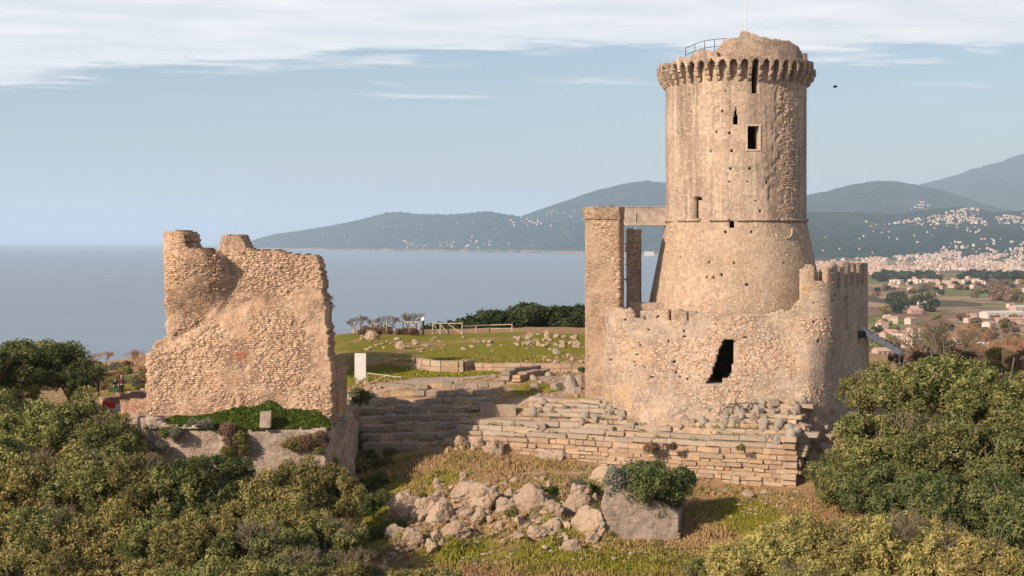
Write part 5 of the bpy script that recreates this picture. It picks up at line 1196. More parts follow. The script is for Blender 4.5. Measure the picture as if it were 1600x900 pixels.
# weeds
wb = []
while len(wb) < 420:
    px_ = r_.uniform(590, 1290); D_ = 70+r_.uniform(0, 1)**1.3*26; x_ = X_(px_, D_)
    if (x_ > -4.5) and (D_ > 94.6-(x_+4.1)*0.458) or vn(x_*.3, D_*.3, 0, 12) < -.15 or (px_ < 650 and D_ > 92): continue
    wb.append((x_, D_, 0.0, r_.uniform(.10, .34)))
for k in range(150):      # weeds rooted on the ledges of the walls
    g_ = GL(r_.uniform(720, 1240), r_.uniform(630, 690)); wb.append((g_.x, g_.y, 0, r_.uniform(.06, .20)))
wb = np.array(wb); wb[:, 2] = surf(wb[:, 0], wb[:, 1])+.04
tag(link('weeds', leaf_mesh('weeds', 77, [tuple(q) for q in wb], 34000, .05, up=.6), M['leaf_yellow']), 'low weeds and herbs scattered over the slope', None, None, 'stuff')

# shrubs in the gully, behind the ruin and on the far left
rs = random.Random(21)
for px, py, r_p, m_ in ((590,760,26,'leaf_dark'),(570,800,28,'leaf_dark'),(555,850,26,'leaf_dark'),(600,730,18,'leaf_brown'),(560,735,24,'leaf_brown'),(578,700,20,'twig'),(545,700,22,'leaf_brown'),(590,840,18,'leaf_dark'),(610,712,14,'leaf_brown'),(575,725,22,'leaf_dark'),(598,790,22,'leaf_dark'),(560,770,26,'leaf_dark'),(566,690,16,'leaf_brown')):
    shrub(px, py, r_p, m_, 'dark shrub in the shaded gully beside the terrace' if m_ != 'twig' else 'bare twiggy shrub at the top of the shaded gully', 'shrubs in the shaded gully' if m_ != 'twig' else None, d0=78)  # extra dark-leaved shrubs added here to deepen the shade of the gully
for i in range(26):
    px = rs.uniform(150, 232); py = rs.uniform(572, 612)
    shrub(px, py, rs.uniform(8, 15), rs.choice(('leaf_olive', 'leaf_brown', 'leaf_grey', 'twig_red')), 'low scrubby bush between the dark oaks and the left ruin', 'scrub left of the ruin', d0=124)
for i in range(14):
    px = rs.uniform(512, 660); py = rs.uniform(514, 524)
    shrub(px, py, rs.uniform(8, 15), rs.choice(('twig', 'twig', 'twig_red')), 'bare wintry bush along the wooden fence', 'bare bushes along the fence', d0=160)
rs = random.Random(4)
for i in range(46):
    t_ = i/45; px = 690+235*t_+rs.uniform(-8, 8); D = rs.uniform(195, 250); top = 506-26*min(1, t_*1.8)+rs.uniform(-4, 12); r = rs.uniform(3.0, 4.4)
    tree(px, top+r*.45*F/D, D, r, 'leaf_pine', 'dark umbrella-crowned pine in the wood beyond the mound', 'pines beyond the mound', 'pine_tree', .8, PINE, False)

for px, py, D, r in ((436,470,119,4.2),(404,478,124,4.2),(470,500,116,2.6)): tree(px, py, D, r, 'leaf_dark', {436: 'dark evergreen tree added unseen behind the tall left ruin to shade the lawn', 404: 'farther evergreen tree added unseen behind the left ruin to shade the lawn', 470: 'small evergreen tree behind the right part of the left ruin'}[px], flat=1.0)  # unseen trees, added only to throw a shadow over the lawn

rs = random.Random(77)
for i in range(20):
    px = rs.uniform(1190, 1318); py = rs.uniform(630, 652)
    shrub(px, py, rs.uniform(9, 17), 'twig', 'dry reddish bramble at the right foot of the castle wall', 'brambles at the castle foot', .6, d0=88)

rs = random.Random(91)
for i in range(16):
    px = rs.uniform(238, 545); py = rs.uniform(668, 712) if px < 505 else rs.uniform(690, 730)
    shrub(px, py, rs.uniform(8, 19), rs.choice(('leaf_grey', 'leaf_olive', 'leaf_brown', 'twig', 'leaf_brown')), 'scrubby plant clinging to the terrace wall face', 'plants on the terrace wall', 1.0, D=85.2 if px < 505 else 87.2)

# ------------------------------------------------------------------ bare trees
def bare_tree(px, base, D, h, mat, label, group=None, sx=1.2):
    p = P(px, base, D); z = gz(p.x, p.y); rs_ = random.Random(int(px)); key = rs_.randrange(3)
    root = empty('bare_tree', (p.x, p.y, min(z, p.z)), rs_.uniform(0, 6), label, 'tree', group)
    o = bpy.data.objects.new('branches', with_mat2(BARE[key], mat)); COL.objects.link(o); o.parent = root; s = h/1.15; o.scale = (s*sx, s*sx, s); o.location = (0, 0, 0)
    return root
for px, D, h, m_, lb in ((1462,150,9.5,'twigbark','dark bare tree standing above the olives right of the ramp'),(1440,158,8.0,'twigbark','smaller dark bare tree left of the big bare one'),(1492,156,9.0,'twigbark','grey bare tree right of the big bare one'),(1520,160,9.0,'twigred','russet bare tree with pale twigs behind the olives'),(1548,155,8.0,'twigred','low russet bare tree, third from the right edge'),
    (1580,150,10.0,'twigred','tall russet bare tree near the right edge'),(1604,146,9.5,'twigred','russet bare tree cut by the right edge'),(1508,148,6.5,'twigbark','short bare tree in front of the russet ones'),(1420,160,6.0,'twigred','slight bare tree above the ramp foot')):
    bare_tree(px, 585, D, h, m_, lb)
rs = random.Random(9)
for i in range(26):
    px = rs.uniform(1400, 1610); D = rs.uniform(118, 150); y = rs.uniform(548, 572)
    shrub(px, y+8, rs.uniform(12, 22), rs.choice(('twig', 'twig_red', 'twig', 'leaf_brown')), 'bare brownish scrub behind the right olive trees', 'scrub behind the right olives', D=D)
for i in range(9):
    px = 516+i*17+rs.uniform(-5, 5); g = G(px, 521, 150)
    o = bpy.data.objects.new('bare_shrub', with_mat2(BARE[i % 3], 'twigbark')); COL.objects.link(o); o.location = g; s = rs.uniform(1.8, 3.2); o.scale = (s*1.3, s*1.3, s); tag(o, 'bare twiggy shrub standing at the wooden fence', 'shrub', 'bare shrubs at the fence')
for i in range(4):
    px = (206, 214, 152, 166)[i]; g = G(px, 578, 150); o = bpy.data.objects.new('bare_shrub', with_mat2(BARE[i % 3], 'twigred')); COL.objects.link(o); o.location = g; o.scale = (3, 3, 2.6)
    tag(o, ('bare reddish shrub against the sea left of the ruin', 'thin bare shrub nearest the left ruin', 'bare reddish shrub at the edge of the dark oak', 'small bare shrub right of the dark oak')[i], 'shrub')

# ------------------------------------------------------------------ wooden fences
def fence(label, pts, h=1.25, gap=2.0, mat='palewood', d0=150, cross=True):
    G_ = [G(a, y, d0) for a, y in pts]; root = empty('wooden_fence', G_[0], 0, label, 'fence')
    def add(nm, p, q, r): b = MB(); b.tube([p-G_[0], q-G_[0]], r, 5); b.build(nm, M[mat], root)
    for a, c in zip(G_[:-1], G_[1:]):
        n = max(1, int(round((c-a).length/gap)))
        for k in range(n):
            p = a.lerp(c, k/n); q = a.lerp(c, (k+1)/n); p.z = gz(p.x, p.y); q.z = gz(q.x, q.y); U = Vector((0, 0, 1))
            add('post', p-U*.2, p+U*h, .07); add('rail', p+U*(h-.08), q+U*(h-.08), .055); 
            if cross: add('brace', p+U*(h-.15), q+U*.1, .045)
            add('rail', p+U*.45, q+U*.45, .04) if not cross else None
        add('post', q-U*.2, q+U*h, .07)
    return root
for i in range(4):
    px = 742+i*44+3*(i % 3); g = Vector((X_(px, 212), 212, gz(X_(px, 212), 212)))
    o = bpy.data.objects.new('bare_tree', with_mat2(BARE[i % 3], 'twigbark')); COL.objects.link(o); o.location = g; s = rs.uniform(5.5, 8); o.scale = (s, s, s); tag(o, 'bare thin tree rising above the pines beyond the mound', 'tree', 'bare trees above the pines')
fence('wooden post and brace fence left of the lamp post', [(604,522),(630,522),(655,523)], 1.6, 2.1)
fence('short wooden fence behind the left ruin', [(514,520),(532,521),(556,520)], 1.4, 1.9)
fence('wooden fence between the bare shrubs and the braced fence', [(560,519),(582,520),(600,521)], 1.2, 2.0, cross=False)
fence('wooden fence right of the lamp post', [(676,522),(700,523),(722,523)], 1.4, 1.9)
fence('low far wooden fence in front of the pines', [(722,522),(765,520),(800,519)], 1.0, 2.2, cross=False)
# lamp
g = G(661, 523, 150); lp = empty('lamp_post', g, 0, 'dark lamp post with white globe by the wooden fence', 'lamp')
b = MB(); b.tube([(0, 0, -.2), (0, 0, 1.6)], .14, 8); b.build('post', M['darkmetal'], lp)
def uvs(r, c=(0, 0, 0), n=12, m=8, sc=(1, 1, 1)):
    b = MB(); vs = [(c[0], c[1], c[2]+r*sc[2])]; 
    for j in range(1, m):
        for i in range(n): vs.append((c[0]+r*sc[0]*math.sin(math.pi*j/m)*math.cos(2*math.pi*i/n), c[1]+r*sc[1]*math.sin(math.pi*j/m)*math.sin(2*math.pi*i/n), c[2]+r*sc[2]*math.cos(math.pi*j/m)))
    vs.append((c[0], c[1], c[2]-r*sc[2])); fs = [(0, 1+i, 1+(i+1) % n) for i in range(n)]
    for j in range(m-2):
        for i in range(n): fs.append((1+j*n+i, 1+(j+1)*n+i, 1+(j+1)*n+(i+1) % n, 1+j*n+(i+1) % n))
    e = len(vs)-1; fs += [(1+(m-2)*n+i, e, 1+(m-2)*n+(i+1) % n) for i in range(n)]; b.add(vs, fs); return b
uvs(.24, (0, 0, 1.82)).build('globe', M['bulb'], lp, True)
# information panel and handrail
g = G(563, 600, 95); sg = empty('information_panel', g, R(-6), 'tall white information panel facing away beside the left ruin', 'sign'); s = g.y/F
b = MB(); b.box((0, 0, 29*s), (18*s, .06, 38*s)); b.box((0, -.0, 8.6*s), (10*s, .05, 3.5*s)); b.build('panel', M['white'], sg)
for x in (-7, 7): b = MB(); b.box((x*s, .07, 15*s), (.07, .07, 31*s)); b.build('post', M['metal'], sg)
hr = empty('handrail', G(600, 604, 95), 0, 'thin pale handrail running right from the white panel', 'railing'); hp = [G(574, 602, 95), G(602, 606, 95), G(627, 609, 95)]; o0 = hr.location
for p in hp: b = MB(); b.tube([p-o0, p-o0+Vector((0, 0, .95))], .035, 5); b.build('post', M['wood'], hr)
b = MB(); b.tube([p-o0+Vector((0, 0, .95)) for p in hp], .045, 5); b.build('rail', M['palewood'], hr)
b = MB(); b.tube([hp[0]-o0+Vector((0, 0, .1)), hp[1]-o0+Vector((0, 0, .9))], .03, 5); b.build('brace', M['palewood'], hr)
M['wood2'] = plain('brown_timber', (.30,.20,.13), var=.3)
# trestle barrier at the doorway
bx = [(1098,629),(1114,625),(1131,626),(1146,630),(1156,628)]
base = P(1126, 626, 88.6); tb_ = empty('timber_barrier', base, 0, 'crossed timber barrier standing in front of the ragged doorway', 'barrier')
def beam(a, b2, r=.05, m_='wood', dd=(88.6, 88.6)):
    q = MB(); q.tube([P(*a, dd[0])-base, P(*b2, dd[1])-base], r, 5); q.build('beam', M[m_], tb_)
for a, b2, m_ in (((1088,626),(1088,602),'palewood'),((1096,626),(1111,604),'palewood'),((1114,602),(1115,626),'palewood'),((1098,604),(1133,603),'palewood'),((1116,605),(1132,622),'wood'),((1132,622),(1140,604),'palewood'),((1137,606),(1147,630),'palewood'),((1147,630),(1157,611),'wood'),((1145,611),(1160,611),'wood')):
    beam(a, b2, .045, 'palewood' if m_ == 'palewood' else 'wood2', (88.6+random.uniform(-.25, .25), 88.6+random.uniform(-.25, .25)))

# ------------------------------------------------------------------ people
def skin_obj(name, verts, edges, rad, mat, par, sub=1):
    me = bpy.data.meshes.new(name); me.from_pydata(verts, edges, []); me.update(); me.materials.append(mat)
    o = bpy.data.objects.new(name, me); COL.objects.link(o); o.parent = par
    sk = o.modifiers.new('skin', 'SKIN'); sk.use_smooth_shade = True
    for i, v in enumerate(me.skin_vertices[0].data): v.radius = (rad[i], rad[i]) if isinstance(rad[i], (int, float)) else rad[i]; v.use_root = (i == 0)
    if sub: m_ = o.modifiers.new('sub', 'SUBSURF'); m_.levels = sub; m_.render_levels = sub
    return o
def person(px, py, h, rz, top, trou, hair, label, arm=0.0, d0=100, stride=.08):
    g = G(px, py, d0); p = empty('person', g, rz, label, 'person'); k = h/1.75; p.scale = (k, k, k)
    V = [(0,0,.95),(0,0,1.12),(0,0,1.32),(0,0.01,1.47),(0,0.0,1.55),(0,-.02,1.66),(0,-.01,1.74)]; E = [(i, i+1) for i in range(6)]
    Rd = [(.14,.10),(.13,.10),(.17,.11),(.06,.06),(.055,.055),(.085,.10),(.06,.07)]
    hands = []
    for s in (-1, 1):
        i = len(V); sy = stride*s
        V += [(.09*s,0,.90),(.10*s,-sy,.50),(.10*s,-sy*.6,.10),(.10*s,-sy*.6-.14,.04)]; E += [(0, i), (i, i+1), (i+1, i+2), (i+2, i+3)]; Rd += [.085,.058,.042,.035]
        i = len(V); fx = -.22*arm; V += [(.19*s,0,1.40),(.24*s,.02-arm*.05,1.13),(.25*s,-.06-arm*.2,.90+arm*.2),(.25*s,-.08-arm*.22,.84+arm*.22)]; E += [(2, i), (i, i+1), (i+1, i+2), (i+2, i+3)]; Rd += [.058,.042,.03,.032]
        c = V[-1]; hi_ = len(V)-1
        for q, (dx, ln) in enumerate(((-.028,.075),(-.010,.085),(.010,.08),(.027,.065))):
            j = len(V); V += [(c[0]+.01*s, c[1]+dx, c[2]-.05), (c[0], c[1]+dx*1.1-.01, c[2]-.05-ln)]; E += [(hi_, j), (j, j+1)]; Rd += [.010, .008]
        j = len(V); V += [(c[0]-.02*s, c[1]-.045, c[2]-.03), (c[0]-.02*s, c[1]-.06, c[2]-.07)]; E += [(hi_-1, j), (j, j+1)]; Rd += [.011, .009]
    skin_obj('body', V, E, Rd, M['skin'], p)
    JV = [(0,0,.93),(0,0,1.12),(0,0,1.33),(0,.01,1.45)]; JE = [(0,1),(1,2),(2,3)]; JR = [(.17,.13),(.155,.125),(.195,.135),(.08,.08)]
    for s in (-1, 1):
        i = len(JV); JV += [(.19*s,0,1.40),(.24*s,.02-arm*.05,1.13),(.25*s,-.055-arm*.2,.92+arm*.2)]; JE += [(2, i), (i, i+1), (i+1, i+2)]; JR += [.078,.06,.048]
    skin_obj('jacket', JV, JE, JR, M[top], p)
    TV = [(0,0,.94)]; TE = []; TR_ = [(.155,.115)]
    for s in (-1, 1):
        i = len(TV); sy = stride*s; TV += [(.09*s,0,.86),(.10*s,-sy,.50),(.10*s,-sy*.6,.09)]; TE += [(0, i), (i, i+1), (i+1, i+2)]; TR_ += [.10,.075,.06]
        q = MB(); q.box((.10*s, -sy*.6-.06, .035), (.09, .27, .08)); q.build('shoe', M['black'], p)
    skin_obj('trousers', TV, TE, TR_, M[trou], p)
    uvs(.112, (0, .02, 1.695), sc=(.86, 1, 1)).build('hair', M[hair], p, True)
    q = MB(); q.box((0, -.105, 1.65), (.02, .03, .035)); q.build('nose', M['skin'], p)
    return p
person(190, 617.5, 1.82, R(160), 'plum', 'black', 'blond', 'person in a dark plum coat with fair hair standing by the low brick wall', .3)
person(180, 617, 1.62, R(35), 'navy', 'teal', 'hair', 'person in a dark navy jacket and teal trousers beside the one in plum', .6)
# ruined brick walls, bundle, pale sheet
lw1 = empty('brick_wall', G(200, 626, 95), 0, 'low reddish ruined wall running left from the ruin below the people', 'low wall')
g = lw1.location
M['redrub'] = masonry('reddish_rubble', (.50,.33,.23), (.36,.21,.14), (.32,.17,.11), (.20,.13,.09), 5.0, stone_amt=1.0)
def lowruin(par, a, b2, h, sd, dz=0):
    sidewall('masonry', par, M['redrub'], a.x, a.y, b2.x, b2.y, min(a.z, b2.z)-1.2, lambda t_: (a.z+(b2.z-a.z)*t_)+h, 0.8, sd, 0.15, 0.09)
lowruin(lw1, G(162, 634, 95), G(236, 622, 95), .75, 41)
lw2 = empty('brick_wall', G(215, 645, 95), 0, 'lower reddish wall stump next to the terrace left end', 'low wall')
lowruin(lw2, P(188, 646, 96), P(236, 640, 94), .8, 42)
g = G(172, 640, 95); rb = ragbox('red_bundle', M['red'], None, (0, 0, 0), (1.0, .5, .5), .12, .12, 3); rb.location = g+Vector((0, -.4, .45)); tag(rb, 'bright red bundle lying at the end of the low brick wall', 'bundle')
g = G(170, 652, 92); yb = ragbox('yellow_bundle', M['yellow'], None, (0, 0, 0), (.7, .4, .35), .1, .10, 5); yb.location = g+Vector((0, -.3, .3)); tag(yb, 'yellow bundle below the red one above the olive trees', 'bundle')
D = 112; sp = empty('site_screen', P(136, 616, D), R(8), 'pale lilac-grey sheet screen between the dark oaks and the people', 'screen'); s = D/F
b = MB(); b.box((3*s, 0, 13*s), (30*s, .05, 19*s)); b.build('sheet', M['lilac'], sp)
b = MB(); b.box((-20*s, .1, 10*s), (14*s, .05, 16*s)); b.build('sheet', M['lilac'], sp)
for x in (-12, 18): b = MB(); b.box((x*s, -.06, 10*s), (.12, .08, 26*s)); b.build('post', M['darkmetal'], sp)
# yellow ruin stump at the right
D = 128; yr = empty('ruin_stump', P(1578, 582, D), 0, 'yellow sunlit stone ruin stump among the scrub at the right edge', 'ruin'); s = D/F
for c_, d_ in (((-5*s, 0, 16*s), (11*s, .9, 38*s)), ((7*s, .2, 14*s), (11*s, .9, 36*s)), ((1*s, .1, 5*s), (20*s, .8, 20*s))): ragbox('masonry', M['yellowruin'], yr, c_, d_, .15, .14, int(c_[0]*10)+9)
# bird
p = P(1305, 135.5, 90); bd = empty('bird', p, R(70), 'small dark bird flying right of the tower top', 'bird')
uvs(.07, (0, 0, 0), sc=(1, 2.2, 1)).build('body', M['bird'], bd, True)
for s in (-1, 1): b = MB(); b.add([(0.03*s, .06, .02), (0.03*s, -.06, .02), (.17*s, -.05, .09), (.20*s, .03, .07), (0.03*s, .06, .03), (0.03*s, -.06, .03), (.17*s, -.05, .10), (.20*s, .03, .08)], [(0, 1, 2, 3), (7, 6, 5, 4), (0, 3, 7, 4), (3, 2, 6, 7), (2, 1, 5, 6)]); b.build('wing', M['bird'], bd)

# ------------------------------------------------------------------ the plain and the towns
_Dm = np.geomspace(430, 16500, 420)
def GFs(px, py):
    """distance at which the far land is seen at each picture position"""
    px = np.asarray(px, float); py = np.asarray(py, float); out = np.zeros(len(px))
    for s in range(0, len(px), 300):
        e = slice(s, s+300); A, B = np.meshgrid(px[e], _Dm, indexing='ij'); z = farz(A, B); ray = CZ+(HY-py[e])[:, None]/F*_Dm[None]
        hit = ray <= z; k = np.argmax(hit, 1); out[e] = np.where(hit.any(1), _Dm[k], np.nan)
    return out
t = NT('far_house_wall'); r = t.rnd()
M['hwall'] = t.done(t.mix(t.ramp(r, 0, 1, smooth=False), (.40,.29,.23), (.52,.45,.39)), 0.9)
M['hwall2'] = plain('far_house_wall_cream', (.42,.30,.24), var=.1, scale=.01); M['hwall3'] = plain('far_house_wall_white', (.50,.45,.41), var=.05, scale=.01)
t = NT('far_house_roof'); r = t.rnd(); M['hroof'] = t.done(t.mix(t.ramp(r, 0, 1, smooth=False), (.36,.19,.13), (.46,.30,.23)), 0.9)
M['window'] = plain('dark_window', (.04,.045,.05), .3, var=.1)
def house_geo(w, d, h, rf):
    v = [(-w/2,-d/2,-4),(w/2,-d/2,-4),(w/2,d/2,-4),(-w/2,d/2,-4),(-w/2,-d/2,h),(w/2,-d/2,h),(w/2,d/2,h),(-w/2,d/2,h),(-w/2,0,h+rf*.93),(w/2,0,h+rf*.93)]
    f = [(0,1,5,4),(1,2,6,9,5),(2,3,7,6),(3,0,4,8,7)]
    e = .4; k = .35
    rv = [(-w/2-e,-d/2-e,h-.15),(w/2+e,-d/2-e,h-.15),(w/2+e,0,h+rf),(-w/2-e,0,h+rf),(w/2+e,d/2+e,h-.15),(-w/2-e,d/2+e,h-.15)]
    rv += [(a, b, c+k) for a, b, c in rv]
    rf_ = [(6,7,8,9),(9,8,10,11),(1,0,3,2),(2,3,5,4),(0,1,7,6),(4,5,11,10),(1,2,8,7),(2,4,10,8),(0,6,9,3),(3,9,11,5)]
    return v, f, rv, rf_
def house_mesh(w, d, h, rf, wall='hwall'):
    v, f, rv, rf_ = house_geo(w, d, h, rf); me = bpy.data.meshes.new('house'); me.from_pydata(v+rv, [], f+[tuple(i+len(v) for i in q) for q in rf_]); me.update()
    me.materials.append(M[wall]); me.materials.append(M['hroof']); me.polygons.foreach_set('material_index', [0]*len(f)+[1]*len(rf_)); return me
HSC = 0.55
HM = [house_mesh(*a) for a in ((12, 10, 7, 2.2), (15, 9, 5.5, 2.2), (10, 9, 9, 2), (20, 11, 9, 2.4), (14, 12, 12, 1.5))]
rh = np.random.default_rng(12); rs = random.Random(12); HS = []
def houses(n, poly, sc_=1.0, dens=None):
    xs_ = [p[0] for p in poly]; ys_ = [p[1] for p in poly]; px = rh.uniform(min(xs_), max(xs_), n*4); py = rh.uniform(min(ys_), max(ys_), n*4)
    ok = inpoly(px, py, poly); 
    if dens: ok &= dens(px, py) > rh.uniform(0, 1, len(px))
    px, py = px[ok][:n], py[ok][:n]; D = GFs(px, py)
    for a, D_ in zip(px, D):
        if np.isnan(D_): continue
        x = (a-HX)/F*D_; z = float(farz(a, D_))
        if z < SEA+1: continue
        HS.append((x, D_, z, HSC*sc_*rs.uniform(.75, 1.4), rs.uniform(0, 3.14), rs.randrange(5)))
clus = lambda s, t_=0.0: (lambda px, py: np.clip(0.5+1.3*vn(px/s, py/4.0, 0, 9)-t_, 0, 1))
houses(1500, [(1270,411),(1330,406),(1440,400),(1480,393),(1510,398),(1600,400),(1600,426),(1480,424),(1366,432),(1270,425)], 1.15, clus(16, -.25))
houses(90, [(1366,432),(1600,430),(1600,444),(1366,446)], 1.0, clus(20))
houses(230, [(1398,350),(1440,341),(1470,337),(1500,327),(1528,326),(1534,342),(1545,352),(1470,353),(1420,353)], 1.25, clus(9, -.3))
houses(60, [(1556,338),(1600,335),(1600,352),(1560,352)], 1.25)
houses(40, [(1258,346),(1600,350),(1600,398),(1440,394),(1258,404)], 1.1, clus(30, .1))
houses(70, [(1470,380),(1600,372),(1600,400),(1470,398)], 1.1, clus(18, 0))
houses(16, [(1420,328),(1440,318),(1456,322),(1450,330)], 1.4)
houses(40, [(630,378),(700,380),(770,378),(770,391),(700,391),(630,388)], 1.6, clus(10, 0))
houses(20, [(430,374),(560,356),(760,345),(900,352),(918,388),(800,390),(600,386),(430,384)], 1.5, clus(24, .1))
houses(24, [(795,346),(830,342),(850,352),(800,356)], 1.6); houses(12, [(850,325),(918,318),(918,340),(850,345)], 1.6)
houses(26, [(1366,446),(1600,446),(1600,545),(1366,545)], 1.1, lambda px, py: 0.25+0*px)
HS.sort(key=lambda q: q[1]/q[3]); print('houses', len(HS))
pal = {}
for i, (x, y, z, s, q, k) in enumerate(HS[:296]):
    o = bpy.data.objects.new('house', HM[k]); COL.objects.link(o); o.location = (x, y, z); o.scale = (s, s, s); o.rotation_euler = (0, 0, q)
    pyy = PY(y, z); gp = 'houses on the plain' if pyy > 440 else ('houses of the hillside village' if pyy < 375 else 'houses of the far town')
    
    tag(o, {'houses on the plain': 'small pale house with tiled roof on the brown plain', 'houses of the hillside village': 'tiny pale house on the far hillside', 'houses of the far town': 'pink and cream house in the far town at the hill foot'}[gp], 'house', gp)
VW, FW, VR, FR, VX, FX = [], [], [], [], [], []
geos = [house_geo(*a) for a in ((12, 10, 7, 2.2), (15, 9, 5.5, 2.2), (10, 9, 9, 2), (20, 11, 9, 2.4), (14, 12, 12, 1.5))]
tb1, tb2, tb3 = MB(), MB(), MB()
for (x, y, z, s, q, k) in HS[296:]:
    v, f, rv, rf_ = geos[k]; c_, s_ = math.cos(q)*s, math.sin(q)*s; tr = lambda L: [(x+a*c_-b*s_, y+a*s_+b*c_, z+cc*s) for a, b, cc in L]
    (tb1 if rs.random() < .55 else tb2).add(tr(v), f); tb3.add(tr(rv), rf_)
for bb, m_, nm in ((tb1, 'hwall2', 'town_walls'), (tb2, 'hwall3', 'town_walls'), (tb3, 'hroof', 'town_roofs')):
    tag(bb.build(nm, M[m_]), 'distant mass of small town houses along the foot of the hills', None, None, 'stuff')
# nearer buildings on the plain
def near_house(px, py, w, d, h, rf, rz, label, wall='hwall3', roof='hroof', name='house', nwin=3):
    D = float(GFs([px], [py])[0]); x = (px-HX)/F*D; z = float(farz(px, D)); r = empty(name, (x, D, z), rz, label, 'building')
    v, f, rv, rf_ = house_geo(w, d, h, rf); b = MB(); b.add(v, f); b.build('wall', M[wall], r); b = MB(); b.add(rv, rf_); b.build('roof', M[roof], r)
    for k in range(nwin):
        b = MB(); b.box((-w/2+w*(k+.5)/nwin, -d/2-.03, h*.55), (1.4, .12, 1.5)); b.build('window', M['window'], r)
near_house(1566, 497, 46, 16, 6, 1.6, R(14), 'long white-roofed building at the right edge of the plain', 'hwall3', 'white', 'warehouse', 6)
near_house(1596, 489, 24, 14, 7, 1.5, R(14), 'white hall behind the long white-roofed building', 'hwall2', 'white', 'warehouse', 4)
near_house(1585, 506, 40, 14, 4.5, 1.8, R(8), 'long orange-brown roofed building below the white one', 'hwall2', 'hroof', 'warehouse', 4)
near_house(1429, 490, 14, 10, 3.5, 2.2, R(10), 'tan-roofed farmhouse left of the dark trees on the plain', 'hwall2')
near_house(1441, 481, 9, 9, 6, 2, R(30), 'small white house with red roof beside the dark trees')
near_house(1388, 529, 13, 9, 3.5, 2, R(20), 'red-roofed house behind the ramp', 'hwall2')
near_house(1404, 532, 11, 10, 6, 1.2, R(-10), 'white house right of the red-roofed one behind the ramp')
near_house(1378, 556, 12, 9, 3.5, 2, R(15), 'orange-roofed house just under the ramp', 'hwall2')
near_house(1386, 498, 8, 5, 3, 1, R(35), 'small white hut above the ramp', 'hwall3', 'white')
near_house(1450, 541, 18, 10, 4, 1.5, R(5), 'pale long house seen through the bare trees', 'hwall3', 'white')
near_house(1520, 545, 24, 10, 3.5, 1.5, R(-8), 'grey-roofed long house seen through the russet trees', 'hwall3', 'lilac')
near_house(1014, 401, 60, 40, 26, 5, 0, 'white building at the shore seen between the piers and the tower', 'hwall3', 'white', nwin=4)
# trees of the plain
rs = random.Random(33)
def plain_tree(px, py, r, mat, label, group, flat=.8):
    D = float(GFs([px], [py])[0])
    if np.isnan(D): return
    x = (px-HX)/F*D; z = float(farz(px, D)); o = bpy.data.objects.new('tree', with_mat(SMALL[rs.randrange(3)], mat)); COL.objects.link(o)
    o.location = (x, D, z+r*flat*.6); o.scale = (r, r, r*flat); o.rotation_euler = (0, 0, rs.uniform(0, 6)); tag(o, label, 'tree', group)
for i in range(70): plain_tree(rs.choice((rs.uniform(1368, 1475), rs.uniform(1500, 1600))), rs.uniform(431, 441), rs.uniform(9, 17), 'leaf_pine', 'dark tree in the green belt below the far town', 'dark trees below the town')
for i in range(60): plain_tree(rs.uniform(1366, 1600), rs.choice((446, 452, 455, 459, 466))+rs.uniform(-2, 2), rs.uniform(5, 9), rs.choice(('twig', 'leaf_brown', 'twig', 'leaf_pine')), 'brownish tree in the hedgerows of the plain', 'hedgerow trees on the plain')
for px, py, r, m_, lb in ((1405,484,13,'leaf_pine','big dark tree on the plain above the ramp'),(1397,490,9,'leaf_pine','dark tree at the left of the big dark one on the plain'),(1436,480,11,'leaf_pine','round dark tree right of the big dark one on the plain'),(1425,482,8,'leaf_pine','small dark tree between the two large dark ones'),
    (1452,487,11,'leaf_pine','dark tree rising behind the bare trees'),(1385,492,7,'leaf_brown','brown tree above the hut by the ramp'),(1562,470,15,'twig','tall bare poplar clump on the plain, left one'),(1576,472,11,'twig','pale bare tree right of the poplar clump'),(1590,473,10,'leaf_brown','brown tree at the end of the poplar row'),(1553,471,8,'twig','small bare tree left of the poplar clump')):
    plain_tree(px, py, r, m_, lb, None, 1.1)
for i in range(60): plain_tree(rs.uniform(1366, 1600), rs.uniform(500, 556), rs.uniform(4, 7), rs.choice(('twig', 'leaf_brown', 'twig_red', 'leaf_pine', 'leaf_olive')), 'scattered tree on the near part of the plain', 'trees on the near plain')
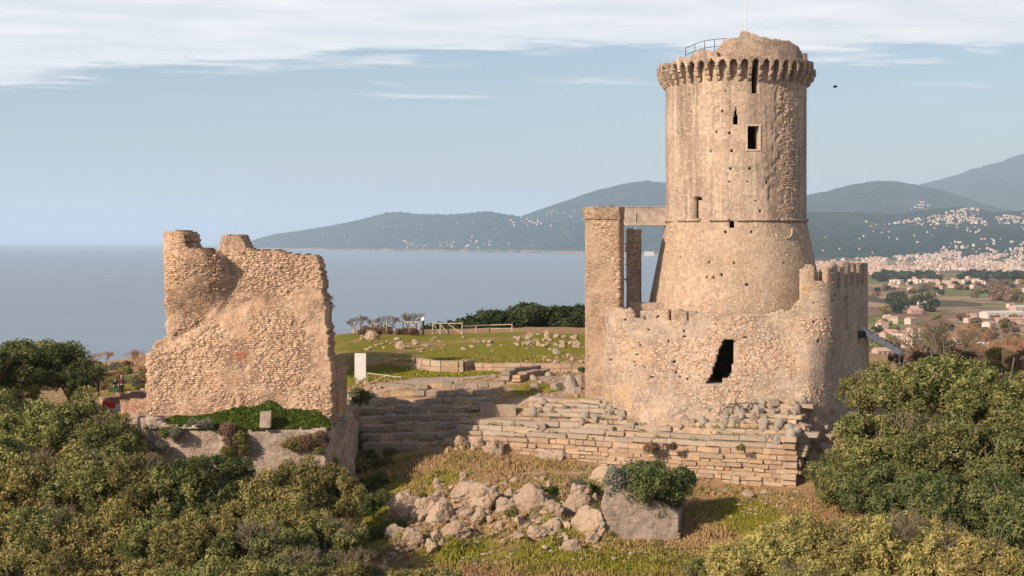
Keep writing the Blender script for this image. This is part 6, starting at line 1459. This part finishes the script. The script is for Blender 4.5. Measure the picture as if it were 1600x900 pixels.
# road across the plain
b = MB(); 
for k in range(40):
    px0, px1 = 1330+k*10, 1341+k*10; y0 = 479.5+1.5*math.sin(k/7); y1 = 479.5+1.5*math.sin((k+1)/7); D0_, D1_ = [(CZ-SEA-4.5)/(y-HY)*F for y in (y0, y1)]
    b.add([((px0-HX)/F*D0_, D0_, SEA+4.7), ((px1-HX)/F*D1_, D1_, SEA+4.7), ((px1-HX)/F*(D1_+16), D1_+16, SEA+4.7), ((px0-HX)/F*(D0_+16), D0_+16, SEA+4.7)], [(0, 1, 2, 3)])
tag(b.build('road', M['earth']), kind='structure')

# ------------------------------------------------------------------ labels that single out the members of each group
def ordinal(n):
    w = ['first','second','third','fourth','fifth','sixth','seventh','eighth','ninth','tenth','eleventh','twelfth','thirteenth','fourteenth','fifteenth','sixteenth','seventeenth','eighteenth','nineteenth','twentieth']
    if n < 20: return w[n]
    n += 1; return f"{n}{'th' if 10 <= n % 100 <= 20 else {1: 'st', 2: 'nd', 3: 'rd'}.get(n % 10, 'th')}"
by = {}
for o in COL.objects:
    if o.parent is None and o.get('group') and o.get('category') and o['group'] != 'houses of the far town': by.setdefault(o['group'], []).append(o)
for gname, L in by.items():
    if len(L) < 2: continue
    c = [(PX(o.location.x, o.location.y), PY(o.location.y, o.location.z), o) for o in L]
    nr = 1 if len(L) < 12 else (2 if len(L) < 30 else 3); c.sort(key=lambda q: q[1]); m_ = math.ceil(len(c)/nr)
    for r_i in range(nr):
        row = sorted(c[r_i*m_:(r_i+1)*m_], key=lambda q: q[0])
        rn = [''] if nr == 1 else ([' in the back row', ' in the front row'] if nr == 2 else [' in the back row', ' in the middle row', ' in the front row'])
        for k, (_, _, o) in enumerate(row):
            w = o['label'].split(); add = (ordinal(k)+' from the left'+rn[r_i]).split()
            o['label'] = ' '.join(w[:16-len(add)]).rstrip(',')+', '+' '.join(add)

# ------------------------------------------------------------------ the air
hz = MB(); hz.box((0, 60000-1500, (1750-97)/2), (250000, 125000, 1750+97))
hm = NT('haze_air'); pv = hm.node('ShaderNodeVolumePrincipled')
pv.inputs['Color'].default_value = (.62, .79, .99, 1); pv.inputs['Density'].default_value = 4.3e-5; pv.inputs['Anisotropy'].default_value = 0.0
hm.l.new(pv.outputs[0], hm.out.inputs['Volume'])
tag(hz.build('haze', hm.m), kind='stuff')
sc.cycles.volume_bounces = 2
